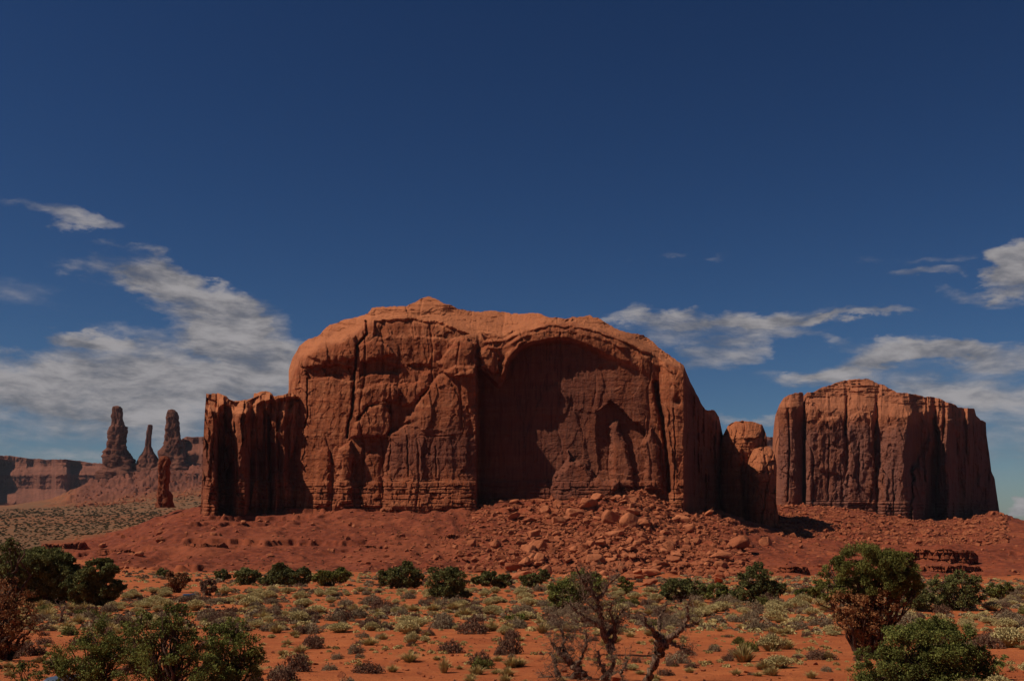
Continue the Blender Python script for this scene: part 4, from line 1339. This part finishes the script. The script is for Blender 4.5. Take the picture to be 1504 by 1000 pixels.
# --- dead trees
def dead_tree(limbs, Y, label, group, seed, rmax, twigs=5, name='dead_juniper'):
    """limbs: lists of (px,row,radius px); the first one starts at the root"""
    R = np.random.default_rng(seed)
    m = Y / F_PX
    x, y = float(pw(limbs[0][0][0], limbs[0][0][1], Y)[0]), Y
    z = float(pw(limbs[0][0][0], limbs[0][0][1], Y)[2])
    org = np.array([x, y, z])
    root = empty(name, tuple(org))
    tag(root, label, 'dead tree', group)
    trunk = Bag(); tw = Bag()
    depth0 = {}
    for li, L in enumerate(limbs):
        key0 = (L[0][0], L[0][1])
        dy = depth0.get(key0, 0.0)
        drift = R.uniform(-.25, .25)
        pts, rad = [], []
        prev = None
        for q in L:
            if prev is not None:
                dy += drift * math.hypot(q[0] - prev[0], q[1] - prev[1]) * m * 1.6 + R.normal() * .03
            depth0[(q[0], q[1])] = dy
            pts.append(pw(q[0], q[1], Y + dy) - org); rad.append(q[2] * m * (.9 if seed == 801 else 1.1))
            prev = q
        pts, rad = np.array(pts), np.array(rad)
        if len(pts) > 1:
            s = np.linspace(0, len(pts) - 1, len(pts) * 5)
            P2 = np.stack([np.interp(s, np.arange(len(pts)), pts[:, c]) for c in range(3)], -1)
            r2 = np.interp(s, np.arange(len(pts)), rad)
            P2[1:-1] += np.random.default_rng(seed + li).normal(size=(len(P2) - 2, 3)) * r2[1:-1, None] * .35
            trunk.add(tube(P2, r2 * np.random.default_rng(seed + li).uniform(.85, 1.15, len(r2)), 8))
            def grow(p, d, ln, r, lev):
                n_ = 7
                P = [p]; dd = d.copy()
                for i in range(n_):
                    dd = dd + R.normal(size=3) * .42; dd /= np.linalg.norm(dd)
                    P.append(P[-1] + dd * ln / n_)
                P = np.array(P)
                tw.add(tube(P, np.linspace(r, r * .3, len(P)), 4))
                if lev > 0:
                    for _ in range(R.integers(2, 5)):
                        i = R.integers(2, n_)
                        d3 = dd * .5 + R.normal(size=3); d3 /= np.linalg.norm(d3)
                        grow(P[i], d3, ln * R.uniform(.4, .75), r * .55, lev - 1)
            for _ in range(int(twigs * len(L))):
                i = R.integers(len(P2) // 4, len(P2))
                d = R.normal(size=3); d[2] += .5; d /= np.linalg.norm(d)
                grow(P2[i], d, R.uniform(10, 30) * m, min(r2[i] * .35, .5 * m), 2)
    trunk.obj('trunk', M_DEAD, root)
    tw.obj('twigs', M_TWIG, root)
    return root


GD = 'dead junipers in the centre'
dead_tree([[(896, 955, 6), (890, 935, 5), (884, 920, 4.4), (880, 900, 4), (877, 880, 3.4), (868, 868, 2.6), (860, 860, 2.2), (852, 848, 1.7), (846, 832, 1)],
           [(877, 880, 3.4), (888, 868, 2.4), (892, 860, 2), (900, 852, 1.4), (912, 842, .8)], [(884, 920, 4.4), (866, 910, 2.4), (852, 902, 2), (842, 892, 1.5), (834, 884, .9)],
           [(866, 910, 2.4), (850, 912, 1.4), (836, 906, .9)], [(890, 935, 5), (900, 922, 3.4), (906, 908, 2.2), (912, 898, 1.6), (920, 890, .8)],
           [(880, 900, 4), (866, 888, 2), (860, 880, 1.4), (856, 870, .9)], [(896, 955, 6), (904, 935, 3.6), (902, 918, 2.6), (896, 900, 1.5), (898, 885, .9)], [(860, 860, 2.2), (866, 848, 1.3), (862, 838, .7)]],
          43, 'upright bleached dead juniper with forking top', GD, 801, 6, 5)
dead_tree([[(872, 1012, 6.5), (858, 990, 5.5), (846, 982, 5), (838, 972, 4.4), (830, 964, 4), (820, 954, 3), (810, 944, 2)], [(830, 964, 4), (826, 950, 2.6), (829, 938, 2), (842, 935, 1.2)],
           [(829, 938, 2), (824, 924, 1.5), (817, 914, .8)], [(858, 990, 5.5), (822, 1000, 4), (818, 984, 3), (816, 968, 2), (806, 958, 1.2)], [(822, 1000, 4), (806, 994, 2), (792, 996, 1.2)],
           [(846, 982, 5), (856, 964, 2.4), (862, 944, 1.8), (860, 926, 1)], [(872, 1012, 6.5), (892, 992, 3.5), (902, 974, 2.4), (896, 958, 1.4)], [(872, 1012, 6.5), (905, 1000, 3), (914, 984, 2), (922, 970, 1.2)],
           [(892, 992, 3.5), (880, 972, 2), (878, 955, 1.2)]], 29.5, 'sprawling dead juniper with low tangled limbs', GD, 803, 6, 6)
dead_tree([[(945, 1012, 6), (955, 985, 5), (965, 964, 5), (971, 948, 6.5), (966, 936, 5), (963, 928, 3.4), (950, 918, 2.2), (946, 906, 1.2)], [(971, 948, 6.5), (968, 925, 2.8), (968, 910, 2.2), (976, 895, 1.5), (978, 884, .9)],
           [(971, 948, 6.5), (985, 936, 4), (996, 928, 3.4), (1005, 920, 2.8), (1010, 906, 2.2), (1010, 893, 1.6), (1013, 878, .9)], [(1005, 920, 2.8), (1018, 918, 1.6), (1028, 910, .9)],
           [(971, 948, 6.5), (984, 943, 2.6), (998, 950, 2), (1010, 956, 1.4), (1020, 958, .8)]], 30, 'dead juniper with one arm raised to the right', GD, 805, 6, 4)
dead_tree([[(88, 915, 2), (92, 898, 1.6), (96, 884, 1)], [(92, 898, 1.6), (84, 886, .8)]], 70, 'thin dead stem poking up below the two dark junipers', None, 807, 2, 2, 'dead_sapling')

# stump
sx, sy, sz_ = ground_hit(494, 908)
R = np.random.default_rng(5)
bag = Bag()
for k in range(5):
    a = k * 1.26
    h_ = R.uniform(.35, .75)
    bag.add(tube(wiggle((math.cos(a) * .12, math.sin(a) * .12, -.1), (math.cos(a) * .16, math.sin(a) * .14, h_), 6, .08, R), np.array([.16, .14, .13, .11, .09, .03]), 7))
st_o = bag.obj('tree_stump', M_BARK)
st_o.location = (sx, sy, sz_)
tag(st_o, 'dark broken tree stump standing in pale scrub', 'stump')


# --- shrubs: prototypes
def shrub_mesh(name, kind, seed, mat):
    R = np.random.default_rng(seed)
    if kind == 'sage':      # rounded twiggy mound
        n = 1500
        d = R.normal(size=(n, 3)); d[:, 2] = np.abs(d[:, 2]) * .9; d /= np.linalg.norm(d, axis=1)[:, None]
        lob = 1 + .22 * np.sin(3 * np.arctan2(d[:, 1], d[:, 0]) + seed) + .15 * np.sin(7 * d[:, 0] + seed)
        c = d * (R.uniform(.35, 1.0, n) ** .5 * lob)[:, None] * np.array([1, .9, .72])
        V, Fq = quads_from(c, np.full(n, .034) * R.uniform(.6, 1.5, n), R, elong=2.2, up=.6)
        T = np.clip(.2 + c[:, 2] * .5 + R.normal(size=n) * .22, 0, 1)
    elif kind == 'rabbit':   # upright fine stems with pale tips
        n = 560
        a = R.uniform(0, 6.28, n); r = R.uniform(0, 1, n) ** .5
        lean = .55
        base_ = np.stack([np.cos(a) * r * .3, np.sin(a) * r * .3, np.zeros(n)], -1)
        L_ = R.uniform(.55, 1.0, n)
        tip = base_ + np.stack([np.cos(a) * r * lean * 1.4, np.sin(a) * r * lean * 1.4, (1.05 - .45 * r * r) * L_], -1)
        w = np.stack([-np.sin(a), np.cos(a), np.zeros(n)], -1) * .016
        md = base_ * .35 + tip * .65
        V = np.stack([base_ - w * .6, base_ + w * .6, tip + w * 1.6, tip - w * 1.6], 1).reshape(-1, 3); Fq = np.arange(n * 4).reshape(n, 4)
        c2 = np.repeat(tip, 2, 0) + R.normal(size=(n * 2, 3)) * .05
        V2, F2 = quads_from(c2, np.full(len(c2), .034) * R.uniform(.6, 1.5, len(c2)), R, elong=1.6, up=.6)
        T = np.concatenate([np.clip(R.uniform(0, .4, n), 0, 1), np.clip(.7 + R.normal(size=len(c2)) * .25, 0, 1)])
        Fq = np.concatenate([Fq, F2 + len(V)]); V = np.concatenate([V, V2])
    else:                    # tuft of bunch grass
        n = 300
        a = R.uniform(0, 6.28, n); r = R.uniform(0, 1, n) ** .6
        base_ = np.stack([np.cos(a) * r * .22, np.sin(a) * r * .22, np.zeros(n)], -1)
        L_ = R.uniform(.5, 1.0, n)
        tip = base_ + np.stack([np.cos(a) * r * .9 * L_, np.sin(a) * r * .9 * L_, (1.0 - .5 * r) * L_], -1)
        w = np.stack([-np.sin(a), np.cos(a), np.zeros(n)], -1) * .018
        md = base_ * .5 + tip * .5 + np.array([0, 0, .12])
        V = np.stack([base_ - w, base_ + w, md + w, tip + w * .3, tip - w * .3, md - w], 1).reshape(-1, 3)
        i = np.arange(n)[:, None] * 6
        Fq = np.concatenate([i + np.array([[0, 1, 2, 5]]), i + np.array([[5, 2, 3, 4]])])
        o = mk(name, V, Fq, mat, None, {'tint': np.repeat(R.uniform(0, 1, n), 6)}, False, link=False)
        me = o.data; bpy.data.objects.remove(o)
        return me
    o = mk(name, V, Fq, mat, None, {'tint': np.repeat(T, 4)}, False, link=False)
    me = o.data; bpy.data.objects.remove(o)
    return me


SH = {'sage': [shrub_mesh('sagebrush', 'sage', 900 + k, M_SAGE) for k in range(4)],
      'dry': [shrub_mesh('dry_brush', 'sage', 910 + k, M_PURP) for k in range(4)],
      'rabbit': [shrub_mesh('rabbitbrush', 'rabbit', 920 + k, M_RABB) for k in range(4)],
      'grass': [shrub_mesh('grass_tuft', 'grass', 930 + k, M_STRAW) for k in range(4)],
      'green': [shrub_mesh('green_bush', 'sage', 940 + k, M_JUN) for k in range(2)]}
NAMES = {'sage': ('sagebrush', 'grey brown sagebrush mound', 'shrub'), 'dry': ('dry_brush', 'dark purplish dry bush', 'shrub'), 'rabbit': ('rabbitbrush', 'pale yellow green rabbitbrush', 'shrub'),
         'grass': ('grass_tuft', 'straw coloured tuft of bunch grass', 'grass tuft'), 'green': ('green_bush', 'small green bush', 'bush')}


def where(px, row):
    h = 'by the leafy bushes' if px < 400 else 'left of the stump' if px < 490 else 'between stump and dead junipers' if px < 780 else 'around the dead junipers' if px < 1030 else 'between dead and tall junipers' if px < 1230 else 'by the tall juniper'
    v = 'in the far scrub' if row < 885 else 'in the middle scrub' if row < 925 else 'on near sand'
    return h, v


def put_shrub(kind, px, row, wpx, hpx=None, label=None):
    x, y, z = ground_hit(px, row)
    m = y / F_PX
    nm, ds, cat = NAMES[kind]
    o = bpy.data.objects.new(nm, random.choice(SH[kind]))
    col.objects.link(o)
    hw = wpx / 2 * m
    base_h = {'sage': .85, 'dry': .85, 'rabbit': 1.0, 'grass': .95, 'green': .85}[kind]
    half = {'sage': 1.0, 'dry': 1.0, 'rabbit': 1.0, 'grass': .75, 'green': 1.0}[kind]
    hz_ = (hpx or wpx * random.uniform(.42, .62)) * m / base_h
    o.scale = (hw / half, hw / half * random.uniform(.85, 1.15), hz_)
    o.rotation_euler = (0, 0, random.uniform(0, 6.28))
    o.location = (x, y, z - .02)
    h, v = where(px, row)
    if label:
        tag(o, label, cat, 'scattered desert shrubs')
    else:
        tag(o, f'{ds} {v}, {h}', cat, f'{nm.replace("_", " ")} {v} {h}')


HS = [('dry', 437, 985, 40, 30, 'large purplish dry bush right of the green bush row'), ('dry', 462, 952, 30, 22, 'upright dark dry bush between the green bushes and the stump'), ('rabbit', 1133, 956, 38, 24, 'round pale rabbitbrush mound on open sand left of the tall juniper'),
      ('grass', 1093, 972, 50, 30, 'big straw coloured grass clump on open sand between dead and tall junipers'), ('dry', 748, 960, 32, 34, 'tall dark dry bush left of the dead junipers'), ('dry', 706, 976, 34, 22, 'flat round dry bush on open sand in the centre'),
      ('dry', 662, 958, 34, 20, 'dark round bush on the sand right of the stump'), ('grass', 652, 988, 22, 28, 'tall narrow greenish grass clump near the lower centre'), ('dry', 540, 988, 40, 18, 'low spreading dry bush near the bottom left of centre'),
      ('dry', 40, 962, 50, 24, 'brown bush below the half dead tree at the left edge'), ('rabbit', 605, 945, 24, 18, 'small pale rabbitbrush ball below the scrub belt'), ('grass', 1135, 992, 24, 18, 'small straw tuft near the bottom between dead and tall junipers'),
      ('rabbit', 1484, 950, 50, 28, 'pale yellowish brush at the right edge'), ('dry', 1448, 952, 40, 24, 'reddish dry bush left of the pale brush at the right edge'), ('dry', 1204, 968, 40, 16, 'low dry brush left of the trunk of the tall juniper'),
      ('dry', 694, 930, 40, 24, 'dark mound of brush in front of the ball shaped juniper'), ('sage', 1330, 918, 60, 20, 'wide grey sagebrush behind the dense juniper'), ('grass', 700, 990, 34, 16, 'flat straw tuft at the bottom centre')]
for h_ in HS:
    put_shrub(*h_[:5], label=h_[5])
for q in range(5):
    put_shrub(('dry', 'sage')[q % 2], 258 + q * 11 + random.uniform(-2, 2), 883 + random.uniform(-1, 1), 22, 10)


def density_ok(px, row):
    d_ = fbm(px / 55.0, row / 14.0, 3, 950)
    belt = itp(row, [(846, .7), (870, .95), (905, 1.0), (925, .72), (940, .36), (1000, .20)])
    return random.random() < np.clip(float(belt) * (1.0 + float(d_) * 1.1), 0.03, 1)


cnts = {k: 0 for k in SH}
CAP = {'sage': 285, 'dry': 190, 'rabbit': 290, 'grass': 290, 'green': 40}
tries = 0
while tries < 9000 and sum(cnts.values()) < 1090:
    tries += 1
    px = random.uniform(-30, 1534)
    row = 868 + (1012 - 868) * random.random() ** 1.5
    if 255 < px < 306 and row < 893: continue
    if not density_ok(px, row): continue
    f = float(fbm(px / 90.0, row / 30.0, 2, 970)) + random.gauss(0, .28)
    near = row > 932
    if near:
        kind = random.choices(['dry', 'grass', 'rabbit', 'sage'], [.16, .60, .16, .08])[0]
    else:
        kind = 'rabbit' if f > .0 else 'sage' if f > -.26 else 'dry' if f > -.38 else 'grass'
    if random.random() < .02: kind = 'green'
    if cnts[kind] >= CAP[kind]: continue
    cnts[kind] += 1
    w = itp(row, [(860, 13), (900, 24), (950, 27), (1000, 34)]) * random.uniform(.45, 1.25) * (.62 if near and random.random() < .6 else 1)
    put_shrub(kind, px, row, float(w))

# pebbles and litter on the near sand
Rp = np.random.default_rng(31)
n = 9000
y = np.exp(Rp.uniform(math.log(24), math.log(95), n)); px = Rp.uniform(-200, 1700, n)
x = (px - 752) / F_PX * y * CP
k = fbm(x / 5, y / 7, 3, 33) + Rp.normal(size=n) * .3 > .05
x, y = x[k], y[k]
sp_ = .018 + Rp.exponential(.028, len(x))
scatter('pebbles', [m_[0] for m_ in SM], [m_[1] for m_ in SM], x, y, ground_z(x, y) + sp_ * .3, np.minimum(sp_, .2), M_BOULD, 'red pebbles lying on the near sand')

# the belt of low scrub beyond, uncountable
def lowpoly_shrub(seed, n=70):
    R = np.random.default_rng(seed)
    d = R.normal(size=(n, 3)); d[:, 2] = np.abs(d[:, 2]); d /= np.linalg.norm(d, axis=1)[:, None]
    c = d * (R.uniform(.4, 1, n) ** .5)[:, None] * np.array([1, .9, .6])
    return quads_from(c, np.full(n, .17) * R.uniform(.6, 1.4, n), R, elong=1.7, up=.8)


LP = [lowpoly_shrub(1000 + k) for k in range(5)]
R = np.random.default_rng(77)
for (nm, mt, lb, n, ylo, yhi, smin, smax) in (('scrub', M_SAGE, 'grey sagebrush scrub covering the flats before the slopes', 3300, 62, 345, .22, .62),
                                              ('scrub', M_RABB, 'pale yellow brush scattered thickly over the flats', 4600, 60, 330, .18, .5),
                                              ('scrub', M_STRAW, 'dry straw grass cover between the shrubs', 3000, 34, 345, .09, .26),
                                              ('scrub', M_PURP, 'dark dry scrub over the far flats', 1800, 80, 345, .22, .6)):
    y = np.exp(R.uniform(math.log(ylo), math.log(yhi), n))
    px = R.uniform(-250, 1750, n)
    x = (px - 752) / F_PX * y * CP
    k = fbm(x / 12, y / 20, 3, int(smin * 1000)) + R.normal(size=n) * .25 > -.12
    x, y = x[k], y[k]
    s = R.uniform(smin, smax, len(x)) * np.clip(y / 150, .75, 1.5)
    scatter(nm, [p[0] for p in LP], [p[1] for p in LP], x, y, ground_z(x, y), s, mt, lb, tilt=.1)
# small dark bushes peppered over the left plain and a few on the talus
n = 5200
y = np.exp(R.uniform(math.log(430), math.log(2000), n)); px = R.uniform(-200, 330, n)
x = (px - 752) / F_PX * y * CP
k = (talus_mask(x, y) < .4)
yt = R.uniform(345, 620, 900); pt_ = R.uniform(300, 1480, 900); xt = (pt_ - 752) / F_PX * yt * CP
x = np.concatenate([x[k], xt]); y = np.concatenate([y[k], yt])
s = R.uniform(.5, 1.1, len(x)) * np.clip(y / 700, .8, 2.2)
s[-900:] *= .55
scatter('scrub', [p[0] for p in LP], [p[1] for p in LP], x, y, ground_z(x, y), s, M_OLIVE, 'dark green scrub dotted over the far plain and talus', tilt=.1)


# ------------------------------------------------------------------ the two cars among the bushes
def car(x, y, z, rz, paint, label):
    root = empty('parked_car', (x, y, z))
    root.rotation_euler = (0, 0, rz)
    tag(root, label, 'car', 'cars parked among the bushes')
    mp = plain_mat('car_paint', paint, .35)
    mg = plain_mat('car_glass', (.03, .04, .05), .08)
    mt_ = plain_mat('car_tyre', (.02, .02, .02), .8)
    ml = plain_mat('lamp_glass', (.5, .5, .48), .2)
    # body lofted along its length: (pos, half width, z bottom, z top)
    def loft(secs, name, mat):
        V, Fc = [], []
        for (s, hw, zb, zt, rd) in secs:
            th = np.linspace(0, 2 * math.pi, 20, endpoint=False)
            e = .32
            cx = np.sign(np.cos(th)) * np.abs(np.cos(th)) ** e * hw
            cz = (zb + zt) / 2 + np.sign(np.sin(th)) * np.abs(np.sin(th)) ** rd * (zt - zb) / 2
            V += [(a, s, b) for a, b in zip(cx, cz)]
        k = len(secs)
        i = np.arange(k * 20).reshape(k, 20); j = np.roll(i, -1, 1)
        Fq = np.stack([i[:-1], j[:-1], j[1:], i[1:]], -1).reshape(-1, 4)
        me = mk(name, V, [Fq, i[:1, ::-1].copy(), i[-1:].copy()], mat, root)
        return me
    loft([(-2.15, .70, .35, .72, .5), (-2.0, .82, .25, .82, .4), (-1.3, .88, .22, .90, .35), (0, .90, .2, .93, .35), (1.2, .88, .22, .93, .35), (1.95, .82, .26, .88, .4), (2.15, .72, .36, .75, .5)], 'body', mp)
    loft([(-1.15, .72, .85, .92, .6), (-.5, .68, .85, 1.36, .6), (.6, .68, .85, 1.38, .6), (1.5, .70, .85, 1.05, .6), (1.7, .7, .85, .9, .6)], 'cabin_glass', mg)
    loft([(-.5, .64, 1.34, 1.42, .7), (0, .66, 1.36, 1.45, .7), (.75, .62, 1.34, 1.41, .7)], 'roof', mp)
    for sx_ in (-1, 1):
        for sy_ in (-1.35, 1.35):
            th = np.linspace(0, 2 * math.pi, 20, endpoint=False)
            V = []
            for xx, rr in ((.12, .2), (.1, .31), (-.1, .31), (-.12, .2)):
                V += [(sx_ * .80 + xx, sy_ + math.cos(a) * rr, .31 + math.sin(a) * rr) for a in th]
            i = np.arange(80).reshape(4, 20); j = np.roll(i, -1, 1)
            mk('wheel', V, [np.stack([i[:-1], j[:-1], j[1:], i[1:]], -1).reshape(-1, 4), i[:1].copy(), i[-1:].copy()], mt_, root)
        V, Fq = tube([(sx_ * .6, -2.13, .64), (sx_ * .6, -2.05, .64)], [.09, .10], 10)
        mk('headlight', V, [Fq, np.arange(10)[None]], ml, root)
    return root


cx_, cy_, cz_ = float(pw(278, 872, 122)[0]), 122.0, 0
car(cx_, cy_, float(ground_z(cx_, cy_)) - .1, .15, (.015, .055, .12), 'blue car almost hidden in a dip between two bushes')
cx_, cy_ = float(pw(108, 1000, 28.5)[0]), 28.5
car(cx_, cy_, float(pw(108, 993, 28.5)[2]) - 1.45, .1, (.07, .09, .13), 'grey blue car behind the leafy bushes at the lower left corner')


# ------------------------------------------------------------------ the air: a faint haze that pales the far mesas
HV = [(x, y, z) for z in (-420, 420) for y in (-400, 9400) for x in (-15500, 15500)]
HF = [(0, 1, 3, 2), (4, 6, 7, 5), (0, 4, 5, 1), (2, 3, 7, 6), (0, 2, 6, 4), (1, 5, 7, 3)]
mh = bpy.data.materials.new('haze_air')
mh.use_nodes = True
mh.node_tree.nodes.clear()
ho_ = mh.node_tree.nodes.new('ShaderNodeOutputMaterial')
hv_ = mh.node_tree.nodes.new('ShaderNodeVolumePrincipled')
hv_.inputs['Color'].default_value = (.80, .86, 1.0, 1)
hv_.inputs['Density'].default_value = 1.3e-5
mh.node_tree.links.new(hv_.outputs[0], ho_.inputs['Volume'])
hz = mk('haze', HV, np.array(HF)[:, ::-1], mh, smooth=False)
tag(hz, 'thin bluish desert haze over the far mesas', kind='stuff')
